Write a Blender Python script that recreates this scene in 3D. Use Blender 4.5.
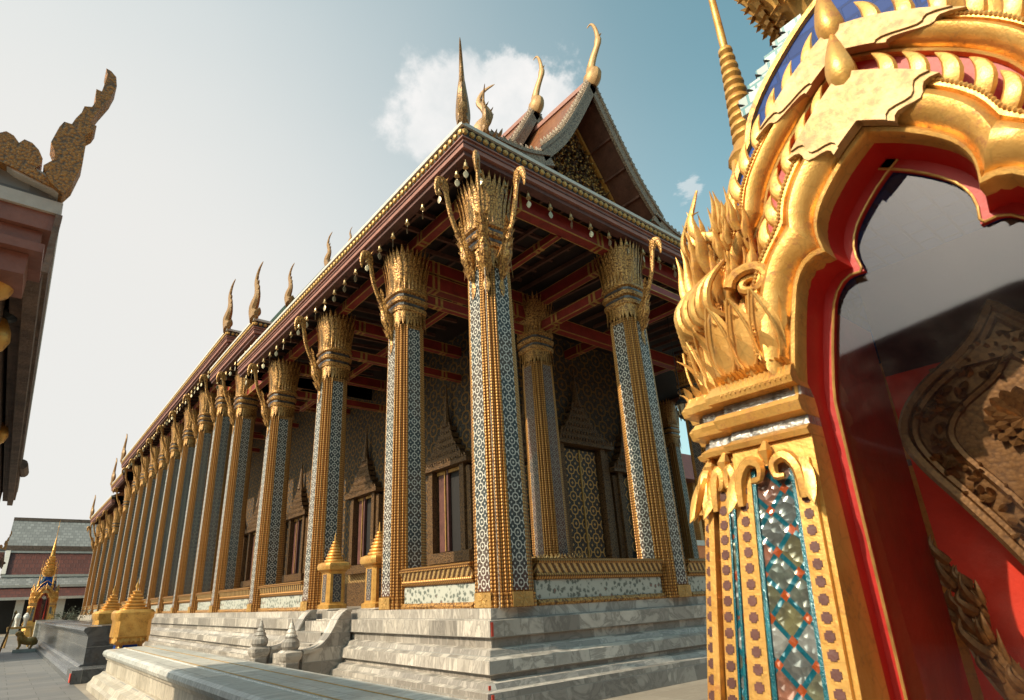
import bpy, math, random
from mathutils import Vector, Matrix
R_ = math.radians
random.seed(7)
sc = bpy.context.scene
for o in list(bpy.data.objects): bpy.data.objects.remove(o)
COL = sc.collection

# ------------------------------------------------------------------ camera
EYE = 1.5
yaw, pit, rol = R_(51.667), R_(20.929), R_(-2.427)
fw = Vector((math.cos(pit)*math.cos(yaw), math.cos(pit)*math.sin(yaw), math.sin(pit)))
rt = Vector((math.sin(yaw), -math.cos(yaw), 0)); up = rt.cross(fw)
rr = rt*math.cos(rol) + up*math.sin(rol); uu = up*math.cos(rol) - rt*math.sin(rol)
cd = bpy.data.cameras.new('camera'); cam = bpy.data.objects.new('camera', cd); COL.objects.link(cam)
M3 = Matrix((rr, uu, -fw)).transposed()
cam.matrix_world = Matrix.Translation((0, 0, EYE)) @ M3.to_4x4()
cd.sensor_width = 36; cd.lens = 582.5*36/1024
cd.shift_x = (512-481.7)/1024; cd.shift_y = (372.7-350)/1024
cd.clip_end = 6000; cd.clip_start = 0.05
sc.camera = cam
cd.dof.use_dof = True; cd.dof.focus_distance = 11; cd.dof.aperture_fstop = 6.3
def px_dir(x, y):
    return (rr*(x-481.7) - uu*(y-372.7) + fw*582.5).normalized()

# ------------------------------------------------------------------ world, sun, exposure
SUN_EL, SUN_AZ = R_(37), R_(5)          # azimuth: from -X towards +Y
sdir = Vector((-math.cos(SUN_EL)*math.cos(SUN_AZ), math.cos(SUN_EL)*math.sin(SUN_AZ), math.sin(SUN_EL)))
wd = bpy.data.worlds.new("World"); sc.world = wd; wd.use_nodes = True
nt = wd.node_tree; nt.nodes.clear()
class NB:
    """small node helper"""
    def __init__(s, nt): s.nt = nt
    def n(s, t, **k):
        x = s.nt.nodes.new(t)
        for a, b in k.items(): setattr(x, a, b)
        return x
    def l(s, a, b): s.nt.links.new(a, b)
    def put(s, sock, v):
        if hasattr(v, 'is_output') or hasattr(v, 'links'): s.l(v, sock)
        else: sock.default_value = v
    def m(s, op, a, b=0.0, c=None, clamp=False):
        x = s.n('ShaderNodeMath', operation=op); x.use_clamp = clamp
        s.put(x.inputs[0], a); s.put(x.inputs[1], b)
        if c is not None: s.put(x.inputs[2], c)
        return x.outputs[0]
    def mix(s, f, a, b, blend='MIX'):
        x = s.n('ShaderNodeMixRGB', blend_type=blend)
        s.put(x.inputs[0], f)
        for i, v in ((1, a), (2, b)):
            if isinstance(v, tuple): x.inputs[i].default_value = (*v, 1) if len(v) == 3 else v
            else: s.l(v, x.inputs[i])
        return x.outputs[0]
    def noise(s, scale, vec=None, detail=4, rough=.55, dist=0.0):
        x = s.n('ShaderNodeTexNoise'); x.inputs['Scale'].default_value = scale
        x.inputs['Detail'].default_value = detail; x.inputs['Roughness'].default_value = rough
        x.inputs['Distortion'].default_value = dist
        if vec is not None: s.l(vec, x.inputs['Vector'])
        return x.outputs['Fac']
    def ramp(s, f, stops):
        x = s.n('ShaderNodeValToRGB'); s.l(f, x.inputs[0]); e = x.color_ramp.elements
        while len(e) < len(stops): e.new(.5)
        for i, (p, c) in enumerate(stops):
            e[i].position = p; e[i].color = (*c, 1) if not isinstance(c, (int, float)) else (c, c, c, 1)
        return x.outputs[0]
    def sm(s, v, a, b):
        x = s.n('ShaderNodeMapRange', interpolation_type='SMOOTHSTEP'); s.put(x.inputs[0], v)
        x.inputs[1].default_value = a; x.inputs[2].default_value = b
        return x.outputs[0]
nb = NB(nt)
sky = nb.n('ShaderNodeTexSky', sky_type='NISHITA'); sky.sun_disc = False
sky.sun_elevation = SUN_EL; sky.sun_rotation = math.atan2(sdir.x, sdir.y)
sky.air_density = 1.2; sky.dust_density = 3.0; sky.ozone_density = 1.0; sky.altitude = 10
hs = nb.n('ShaderNodeHueSaturation'); nb.l(sky.outputs[0], hs.inputs['Color'])
hs.inputs['Hue'].default_value = .475; hs.inputs['Saturation'].default_value = .9
tc = nb.n('ShaderNodeTexCoord')
def cloud(px, ang, seed, scale, lo, hi, flat=1.0):
    c = px_dir(*px)
    d = nb.n('ShaderNodeVectorMath', operation='DISTANCE'); nb.l(tc.outputs['Generated'], d.inputs[0]); d.inputs[1].default_value = c
    fall = nb.m('DIVIDE', d.outputs['Value'], ang)
    mp = nb.n('ShaderNodeMapping'); nb.l(tc.outputs['Generated'], mp.inputs[0]); mp.inputs['Location'].default_value = (seed, seed*.7, 0); mp.inputs['Scale'].default_value = (1, 1, flat)
    nz = nb.noise(scale, mp.outputs[0], 8, .58)
    v = nb.m('SUBTRACT', nb.m('ADD', nz, .42), nb.m('MULTIPLY', fall, .5))
    return nb.sm(v, lo, hi)
cl = nb.m('MAXIMUM', cloud((456, 110), .125, 3.1, 10, .47, .66), cloud((524, 92), .105, 5.3, 11, .48, .62))
cl = nb.m('MAXIMUM', cl, nb.m('MULTIPLY', cloud((690, 188), .028, 1.7, 42, .56, .8, 2.5), .5))
cl = nb.m('MULTIPLY', cl, nb.m('ADD', .38, nb.m('MULTIPLY', nb.noise(14, tc.outputs['Generated'], 6, .6), .82)))
tint = nb.mix(1.0, hs.outputs[0], (1.10, 1.36, 1.20), 'MULTIPLY')
vd = nb.n('ShaderNodeVectorMath', operation='DISTANCE'); nb.l(tc.outputs['Generated'], vd.inputs[0])
VL = Vector((math.cos(R_(6))*math.cos(R_(98)), math.cos(R_(6))*math.sin(R_(98)), math.sin(R_(6)))); vd.inputs[1].default_value = VL
veil = nb.m('SUBTRACT', 1, nb.sm(nb.m('ADD', vd.outputs['Value'], nb.m('MULTIPLY', nb.m('SUBTRACT', nb.noise(1.6, tc.outputs['Generated'], 4), .5), .12)), .46, 1.30))
skyc = nb.mix(nb.m('MULTIPLY', veil, .97), tint, (5.45, 5.35, 5.15))
skyc = nb.mix(cl, skyc, (6.2, 6.05, 5.9))
bg = nb.n('ShaderNodeBackground'); nb.l(skyc, bg.inputs[0]); bg.inputs[1].default_value = .15
wo = nb.n('ShaderNodeOutputWorld'); nb.l(bg.outputs[0], wo.inputs[0])
sl = bpy.data.lights.new('sun', 'SUN'); sl.energy = 5.0; sl.angle = R_(.5); sl.color = (1, .84, .62)
so = bpy.data.objects.new('sun', sl); COL.objects.link(so)
so.rotation_euler = sdir.to_track_quat('Z', 'Y').to_euler(); so.location = (-10, 0, 20)
sc.view_settings.view_transform = 'Standard'; sc.view_settings.look = 'None'
sc.view_settings.exposure = 0.08; sc.view_settings.gamma = 1.0

# ------------------------------------------------------------------ materials
MAT = {}
def mat(name, rough=.6, metal=0.0, spec=.5):
    m = bpy.data.materials.new(name); m.use_nodes = True; MAT[name] = m
    b = NB(m.node_tree); p = m.node_tree.nodes['Principled BSDF']
    p.inputs['Roughness'].default_value = rough; p.inputs['Metallic'].default_value = metal
    p.inputs['Specular IOR Level'].default_value = spec
    b.p = p; b.obj = b.n('ShaderNodeTexCoord').outputs['Object']; b.uv = b.n('ShaderNodeTexCoord').outputs['UV']
    b.geo = b.n('ShaderNodeNewGeometry').outputs['Position']
    return b
def setc(b, c): b.put(b.p.inputs['Base Color'], c if not isinstance(c, tuple) else (*c, 1))
def bump(b, h, strength=.4, dist=.02):
    x = b.n('ShaderNodeBump'); x.inputs['Strength'].default_value = strength; x.inputs['Distance'].default_value = dist
    b.l(h, x.inputs['Height']); b.l(x.outputs[0], b.p.inputs['Normal'])
def plain(name, col, var=.25, scale=6, rough=.6, metal=0.0, bs=.2, coord='obj', bscale=None):
    b = mat(name, rough, metal); v = getattr(b, coord)
    n1 = b.noise(scale, v, 6, .6); n2 = b.noise(scale*5, v, 3, .6)
    f = b.m('ADD', b.m('MULTIPLY', n1, .65), b.m('MULTIPLY', n2, .35))
    lo = tuple(c*(1-var*1.6) for c in col); hi = tuple(min(1, c*(1+var)) for c in col)
    setc(b, b.ramp(f, [(.3, lo), (.72, hi)]))
    if bs: bump(b, b.noise(bscale or scale*8, v, 4, .6), bs, .02)
    return b
# carved gilt work: voronoi relief plus a darker tone in the hollows
def gold(name, col, dark, scale, rough=.4, metal=.55, bs=.7, dist=.02, hollow_mix=.5):
    b = mat(name, rough, metal)
    vo = b.n('ShaderNodeTexVoronoi'); vo.inputs['Scale'].default_value = scale; b.l(b.obj, vo.inputs['Vector'])
    d = vo.outputs['Distance']
    n = b.noise(2.2, b.obj, 5, .6); n2 = b.noise(scale*.8, b.obj, 3, .6)
    f = b.m('ADD', b.m('MULTIPLY', d, hollow_mix), b.m('MULTIPLY', n2, .5))
    c = b.mix(b.sm(f, .35, .8), col, dark)
    c = b.mix(b.m('MULTIPLY', b.sm(n, .45, .7), .35), c, tuple(x*.55 for x in col))
    setc(b, c); bump(b, b.m('SUBTRACT', 1.0, f), bs, dist)
    return b
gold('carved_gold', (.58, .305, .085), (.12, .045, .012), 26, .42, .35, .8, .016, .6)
gold('shaded_gold', (.17, .088, .03), (.035, .017, .009), 22, .5, .2, .9, .03, .6)  # darker copy of the carved gold; porch shade put into the colour
gilt_later = 1
# hand-laid gold leaf over stucco: leaf seams, thin patches showing bole, uneven polish
def gilt(name, col, bole, rough, metal, seam=.085):
    b = mat(name, rough, metal)
    n1 = b.noise(5, b.obj, 6, .65); n2 = b.noise(38, b.obj, 5, .7); n3 = b.noise(150, b.obj, 3, .6)
    vo = b.n('ShaderNodeTexVoronoi', feature='DISTANCE_TO_EDGE'); vo.inputs['Scale'].default_value = 1/seam; b.l(b.obj, vo.inputs['Vector'])
    sm_ = b.m('SUBTRACT', 1, b.sm(vo.outputs['Distance'], .0, .05))
    worn = b.sm(b.m('ADD', b.m('MULTIPLY', n2, .65), b.m('MULTIPLY', n1, .5)), .60, .72)
    c = b.mix(b.sm(n1, .35, .7), col, tuple(x*y for x, y in zip(col, (.82, .70, .50))))
    c = b.mix(b.m('MULTIPLY', worn, .75), c, bole)
    c = b.mix(b.m('MULTIPLY', sm_, .35), c, tuple(x*.6 for x in col))
    setc(b, c)
    b.put(b.p.inputs['Roughness'], b.m('ADD', rough-.10, b.m('MULTIPLY', n2, .32)))
    b.put(b.p.inputs['Metallic'], b.m('SUBTRACT', metal, b.m('MULTIPLY', worn, metal*.7)))
    bump(b, b.m('ADD', b.m('ADD', b.m('MULTIPLY', n1, 1.6), b.m('MULTIPLY', n2, .6)), b.m('MULTIPLY', n3, .3)), .38, .006)
    return b
gilt('leaf_gold', (.74, .43, .13), (.30, .11, .035), .36, .58)
gilt('bright_gold', (.68, .38, .10), (.28, .11, .035), .36, .5)
gilt('aged_gold', (.44, .27, .12), (.20, .10, .05), .45, .35)
gilt('plate_gold', (.50, .34, .17), (.42, .26, .11), .48, .3)
gold('barge_gilt', (.40, .31, .22), (.12, .08, .06), 26, .55, .2, .7, .02, .7)
gold('gilt_flaking', (.50, .215, .045), (.13, .09, .06), 95, .5, .25, .7, .008, .55)
gold('old_bronze', (.21, .108, .038), (.10, .05, .02), 90, .42, .45, .25, .004, .45)
gold('weathered_gilt', (.38, .21, .07), (.13, .08, .05), 40, .5, .3, .5, .01, .6)
gold('pediment_gold', (.70, .42, .12), (.05, .02, .01), 7, .4, .5, 1.0, .12, 1.0)
# beaded gilt strip: rows of studs
def beads(name, pitch, col, hole, metal=.5, sx=None):
    b = mat(name, .4, metal); sp = b.n('ShaderNodeSeparateXYZ'); b.l(b.uv, sp.inputs[0])
    q = b.m('SUBTRACT', b.m('FRACT', b.m('DIVIDE', sp.outputs[1], pitch)), .5)
    p = b.m('SUBTRACT', b.m('FRACT', b.m('ADD', b.m('DIVIDE', sp.outputs[0], sx or pitch), .5)), .5)
    d = b.m('ADD', b.m('MULTIPLY', q, q), b.m('MULTIPLY', b.m('MULTIPLY', p, p), 1.2)); d = b.m('SQRT', d)
    n = b.noise(3, b.obj, 4); n2 = b.noise(60, b.obj, 3)
    f = b.m('ADD', d, b.m('MULTIPLY', b.m('SUBTRACT', n2, .5), .25))
    return b, p, q, d, f, n
b, p, q, d, f, n = beads('beaded_gold', .055, None, None)
c = b.mix(b.sm(f, .30, .5), (.58, .30, .085), (.16, .065, .02)); c = b.mix(b.m('MULTIPLY', b.sm(n, .4, .75), .5), c, (.33, .16, .04))
setc(b, c); bump(b, b.m('SUBTRACT', .5, d), .8, .03)
b, p, q, d, f, n = beads('pierced_gold', .052, None, None, .55, .047)
cr = b.m('MAXIMUM', b.m('ABSOLUTE', p), b.m('ABSOLUTE', q))
hole = b.m('SUBTRACT', 1, b.sm(b.m('ADD', cr, b.m('MULTIPLY', b.m('SUBTRACT', b.noise(90, b.obj, 2), .5), .12)), .20, .27))
setc(b, b.mix(hole, (.80, .46, .13), (.14, .03, .015))); b.put(b.p.inputs['Metallic'], b.m('MULTIPLY', b.m('SUBTRACT', 1, hole), .55))
bump(b, b.m('SUBTRACT', 1, hole), .6, .012)
# mirror-glass mosaic of linked rings
def mosaic(name, s, white, bga, bgb, ringw=.07, rough=.22, redband=False, mix=0.0):
    b = mat(name, rough, .0, .04 if 'wall' in name else (.12 if 'dim' in name else .2)); sp = b.n('ShaderNodeSeparateXYZ'); b.l(b.uv, sp.inputs[0])
    u, v = b.m('DIVIDE', sp.outputs[0], s), b.m('DIVIDE', sp.outputs[1], s)
    fr = lambda a, o: b.m('ABSOLUTE', b.m('SUBTRACT', b.m('FRACT', b.m('ADD', a, o)), .5))
    p, q = fr(u, .5), fr(v, .5)
    dd = b.m('ADD', b.m('MULTIPLY', b.m('MAXIMUM', p, q), .6), b.m('MULTIPLY', b.m('ADD', p, q), .42))
    ring = b.m('LESS_THAN', b.m('ABSOLUTE', b.m('SUBTRACT', dd, .37)), ringw)
    dot = b.m('LESS_THAN', b.m('ADD', p, q), .13)
    p2, q2 = fr(u, 0), fr(v, 0)
    dia = b.m('LESS_THAN', b.m('ADD', p2, q2), .11)
    link = b.m('MULTIPLY', b.m('LESS_THAN', b.m('MINIMUM', p, q), .045), b.m('GREATER_THAN', dd, .30))
    w = b.m('MAXIMUM', b.m('MAXIMUM', ring, dot), b.m('MAXIMUM', dia, link))
    vo = b.n('ShaderNodeTexVoronoi'); vo.inputs['Scale'].default_value = 55; b.l(b.obj, vo.inputs['Vector'])
    sv = b.n('ShaderNodeSeparateXYZ'); b.l(vo.outputs['Color'], sv.inputs[0])
    big = b.noise(.9, b.geo, 2, .5)
    bgc = b.mix(b.sm(big, .42, .60), bga, bgb)
    bgc = b.mix(b.m('MULTIPLY', sv.outputs[0], .45), bgc, (.16, .17, .17))
    wc = b.mix(b.m('MULTIPLY', sv.outputs[1], .65), white, tuple(x*.42 for x in white))
    if redband:
        sp2 = b.n('ShaderNodeSeparateXYZ'); b.l(b.obj, sp2.inputs[0])
        lowr = b.m('SUBTRACT', 1, b.sm(sp2.outputs[2], .9, 2.2))
        bgc = b.mix(b.m('MULTIPLY', lowr, .8), bgc, (.16, .03, .02))
    setc(b, b.mix(w, bgc, wc))
    bump(b, b.m('ADD', b.m('MULTIPLY', sv.outputs[2], .5), b.m('MULTIPLY', w, .8)), .55, .008)
    return b
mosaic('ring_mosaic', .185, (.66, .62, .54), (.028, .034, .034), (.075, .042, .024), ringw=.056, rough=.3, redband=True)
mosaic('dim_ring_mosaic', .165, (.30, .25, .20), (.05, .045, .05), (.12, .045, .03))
mosaic('wall_mosaic', .62, (.22, .12, .045), (.034, .017, .008), (.024, .013, .008), .05, .6)
mosaic('door_lattice', .42, (.70, .40, .12), (.03, .015, .01), (.04, .02, .015), .05, .35)
# diamond lattice with teal bands for the near pavilion
b = mat('diamond_mosaic', .12, .25, .8); sp = b.n('ShaderNodeSeparateXYZ'); b.l(b.uv, sp.inputs[0])
u = b.m('DIVIDE', sp.outputs[0], .092); v = b.m('DIVIDE', sp.outputs[1], .105)
a1 = b.m('ADD', u, v); a2 = b.m('SUBTRACT', u, v)
fr = lambda a: b.m('ABSOLUTE', b.m('SUBTRACT', b.m('FRACT', b.m('ADD', a, .5)), .5))
l1, l2 = fr(a1), fr(a2)
line = b.m('LESS_THAN', b.m('MINIMUM', l1, l2), .085)
node = b.m('LESS_THAN', b.m('MAXIMUM', l1, l2), .14)
vo = b.n('ShaderNodeTexVoronoi'); vo.inputs['Scale'].default_value = 38; b.l(b.obj, vo.inputs['Vector'])
cl_ = b.n('ShaderNodeCombineXYZ'); b.l(b.m('FLOOR', b.m('ADD', a1, .0)), cl_.inputs[0]); b.l(b.m('FLOOR', a2), cl_.inputs[1])
wn = b.n('ShaderNodeTexWhiteNoise'); b.l(cl_.outputs[0], wn.inputs['Vector'])
cell = b.ramp(wn.outputs['Value'], [(0, (.30, .31, .30)), (.3, (.05, .07, .075)), (.5, (.20, .18, .08)), (.68, (.10, .13, .13)), (.85, (.28, .12, .08))])
wv = b.n('ShaderNodeTexWave'); wv.inputs['Scale'].default_value = 28; wv.inputs['Distortion'].default_value = 5; b.l(b.obj, wv.inputs['Vector'])
cell = b.mix(b.m('MULTIPLY', wv.outputs['Fac'], .55), cell, (.05, .05, .05))
cc = b.mix(line, cell, (.01, .10, .14)); cc = b.mix(node, cc, (.35, .07, .02))
setc(b, cc); bump(b, b.m('ADD', b.m('MULTIPLY', line, .8), vo.outputs['Distance']), .7, .012)
plain('teal_glass', (.01, .13, .17), .4, 20, .15, .1, .3)
plain('mirror_band', (.30, .285, .27), .7, 9, .12, .5, .3)
plain('dark_mirror', (.13, .11, .10), .7, 9, .25, .4, .3)
plain('ochre_joint', (.50, .30, .10), .3, 6, .6)
# floral porcelain dado
b = mat('floral_tile', .3); sp = b.n('ShaderNodeSeparateXYZ'); b.l(b.uv, sp.inputs[0])
vo = b.n('ShaderNodeTexVoronoi'); vo.inputs['Scale'].default_value = 11; b.l(b.uv, vo.inputs['Vector'])
nn = b.noise(24, b.uv, 5, .7)
f = b.m('ADD', vo.outputs['Distance'], b.m('MULTIPLY', b.m('SUBTRACT', nn, .5), 1.2))
c = b.mix(b.sm(f, .28, .52), (.12, .14, .12), (.45, .455, .40)); c2 = b.noise(7, b.uv, 3)
c = b.mix(b.m('MULTIPLY', b.sm(c2, .55, .62), b.m('SUBTRACT', 1, b.sm(f, .12, .3))), c, (.28, .10, .08))
setc(b, c)
# gold frieze with leaf scroll
b = mat('scroll_frieze', .42, .4); sp = b.n('ShaderNodeSeparateXYZ'); b.l(b.uv, sp.inputs[0])
wv = b.m('SINE', b.m('MULTIPLY', b.m('ADD', sp.outputs[0], b.m('MULTIPLY', sp.outputs[1], 1.1)), 44))
nz = b.noise(26, b.obj, 3); f = b.m('ADD', wv, b.m('MULTIPLY', b.m('SUBTRACT', nz, .5), 2.4))
setc(b, b.mix(b.sm(f, -.3, .5), (.14, .07, .03), (.64, .42, .17))); bump(b, f, .5, .02)
# marble blocks
def marble(name, c1, c2, bw, bh, mortar=(.25, .24, .22), vein=.5, rough=.4, stain=0.0):
    b = mat(name, rough); br = b.n('ShaderNodeTexBrick'); b.l(b.uv, br.inputs['Vector'])
    br.inputs['Scale'].default_value = 1; br.inputs['Brick Width'].default_value = bw; br.inputs['Row Height'].default_value = bh
    br.inputs['Mortar Size'].default_value = .006; br.inputs['Bias'].default_value = 0
    br.inputs['Color1'].default_value = (0, 0, 0, 1); br.inputs['Color2'].default_value = (1, 1, 1, 1); br.inputs['Mortar'].default_value = (.5, .5, .5, 1)
    sv = b.n('ShaderNodeSeparateXYZ'); b.l(br.outputs['Color'], sv.inputs[0]); r = sv.outputs[0]
    off = b.n('ShaderNodeCombineXYZ'); b.l(b.m('MULTIPLY', r, 13), off.inputs[0]); b.l(b.m('MULTIPLY', r, 7), off.inputs[1])
    ad = b.n('ShaderNodeVectorMath', operation='ADD'); b.l(b.geo, ad.inputs[0]); b.l(off.outputs[0], ad.inputs[1])
    mp = b.n('ShaderNodeMapping'); b.l(ad.outputs[0], mp.inputs[0]); mp.inputs['Rotation'].default_value = (.3, .5, .6); mp.inputs['Scale'].default_value = (1, 4.2, 1.2)
    vn = b.noise(1.6, mp.outputs[0], 7, .62, 1.2)
    c = b.mix(b.m('ADD', b.m('MULTIPLY', r, .75), b.m('MULTIPLY', b.m('SUBTRACT', vn, .5), 1.2), clamp=True), c1, c2)
    vv = b.m('SUBTRACT', 1, b.sm(b.m('ABSOLUTE', b.m('SUBTRACT', vn, .5)), 0, .07))
    c = b.mix(b.m('MULTIPLY', vv, vein), c, tuple(x*.45 for x in c1))
    st = b.noise(.7, b.geo, 5, .65)
    c = b.mix(b.m('MULTIPLY', b.sm(st, .5, .75), .45+stain), c, (.20, .17, .125))
    c = b.mix(br.outputs['Fac'], c, mortar)
    setc(b, c); bump(b, b.m('SUBTRACT', b.m('MULTIPLY', b.noise(14, b.geo, 4), .3), br.outputs['Fac']), .35, .01)
marble('plinth_marble', (.24, .215, .19), (.72, .65, .57), .78, .235)
marble('wall_marble', (.42, .37, .29), (.64, .58, .48), .55, .62, stain=.25)
marble('cap_marble', (.42, .44, .42), (.74, .72, .66), .9, 3.0, stain=.1)
marble('grey_marble', (.09, .095, .10), (.19, .19, .19), 1.2, .7, rough=.22)
marble('paving', (.13, .13, .13), (.22, .21, .20), .9, .55, (.06, .06, .055), .2, .55)
marble('court_paving', (.25, .205, .16), (.36, .31, .25), .8, .8, (.22, .2, .17), .15, .6)
plain('maroon_wood', (.115, .045, .038), .35, 3, .55)
plain('fascia_wood', (.30, .125, .092), .22, 4, .5)
plain('dark_wood', (.022, .011, .008), .4, 3, .6)
plain('soffit_wood', (.13, .055, .036), .35, 3, .6)
plain('weathered_wood', (.21, .135, .10), .4, 7, .7, 0, .5)
plain('white_edge', (.56, .52, .47), .15, 5, .5)
plain('glass_bell', (.55, .40, .20), .3, 9, .3, .6)
plain('silver_leaf', (.46, .37, .24), .2, 9, .3, .5)
plain('red_paint', (.42, .010, .007), .12, 5, .5, 0, .1)
plain('red_lacquer', (.85, .05, .02), .1, 5, .6, 0, .1)
plain('maroon_paint', (.36, .03, .02), .25, 4, .4, 0, .1)
plain('beam_red', (.24, .026, .02), .3, 4, .42)
plain('signal_red', (.62, .06, .03), .2, 9, .5)
plain('shade_black', (.012, .010, .010), .2, 3, .7, 0, 0)  # near-black colour standing in for the shade inside openings
plain('dull_gold', (.52, .30, .09), .35, 6, .45, .4)
plain('white_glaze', (.75, .75, .72), .1, 5, .25)
plain('trunk_bark', (.12, .09, .06), .3, 9, .8)
plain('pale_leaf', (.10, .12, .085), .5, 12, .7)
plain('orange_cloth', (.70, .22, .08), .15, 4, .7)
plain('iron', (.03, .03, .03), .3, 5, .5, .5)
# roof tiles
def tiles(name, col, grout, sx, sz, rough=.35):
    b = mat(name, rough); br = b.n('ShaderNodeTexBrick'); b.l(b.uv, br.inputs['Vector'])
    br.inputs['Scale'].default_value = 1; br.inputs['Brick Width'].default_value = sx; br.inputs['Row Height'].default_value = sz
    br.inputs['Mortar Size'].default_value = min(sx, sz)*.09
    br.inputs['Color1'].default_value = (*col, 1); br.inputs['Color2'].default_value = tuple(x*.6 for x in col)+(1,); br.inputs['Mortar'].default_value = (*grout, 1)
    c = b.mix(b.m('MULTIPLY', b.noise(5, b.geo, 4), .35), br.outputs['Color'], tuple(x*.5 for x in col)); setc(b, c)
    bump(b, b.m('SUBTRACT', 1, br.outputs['Fac']), .5, .02)
tiles('blue_tile', (.008, .06, .30), (.004, .03, .15), .09, .06, .5)
tiles('teal_check', (.50, .60, .60), (.02, .20, .24), .05, .05, .2)
MAT['blue_tile'].node_tree.nodes['Principled BSDF'].inputs['Specular IOR Level'].default_value = .12
tiles('grey_tile', (.27, .27, .26), (.15, .15, .15), .38, .38, .6)
tiles('orange_tile', (.26, .10, .04), (.2, .06, .02), .25, .3)
tiles('green_tile', (.04, .10, .08), (.02, .05, .04), .25, .3)
tiles('brown_tile', (.13, .035, .022), (.07, .02, .015), .4, .4, .6)
# pane: thin glass, see-through with a mirror coat
m = bpy.data.materials.new('pane_glass'); m.use_nodes = True; b = NB(m.node_tree); m.node_tree.nodes.clear(); MAT['pane_glass'] = m
tr = b.n('ShaderNodeBsdfTransparent'); tr.inputs[0].default_value = (.93, .90, .88, 1)
gl = b.n('ShaderNodeBsdfGlossy'); gl.inputs['Roughness'].default_value = .035; gl.inputs[0].default_value = (.33, .29, .32, 1)
df = b.n('ShaderNodeBsdfDiffuse'); df.inputs[0].default_value = (.5, .45, .4, 1)
mx = b.n('ShaderNodeMixShader'); mx.inputs[0].default_value = .17; b.l(tr.outputs[0], mx.inputs[1]); b.l(gl.outputs[0], mx.inputs[2])
mx2 = b.n('ShaderNodeMixShader'); g_ = b.n('ShaderNodeTexCoord')
b.l(b.m('MULTIPLY', b.sm(b.noise(3, g_.outputs['Object'], 6, .7), .45, .8), .035), mx2.inputs[0]); b.l(mx.outputs[0], mx2.inputs[1]); b.l(df.outputs[0], mx2.inputs[2])
ou = b.n('ShaderNodeOutputMaterial'); b.l(mx2.outputs[0], ou.inputs[0])

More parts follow.
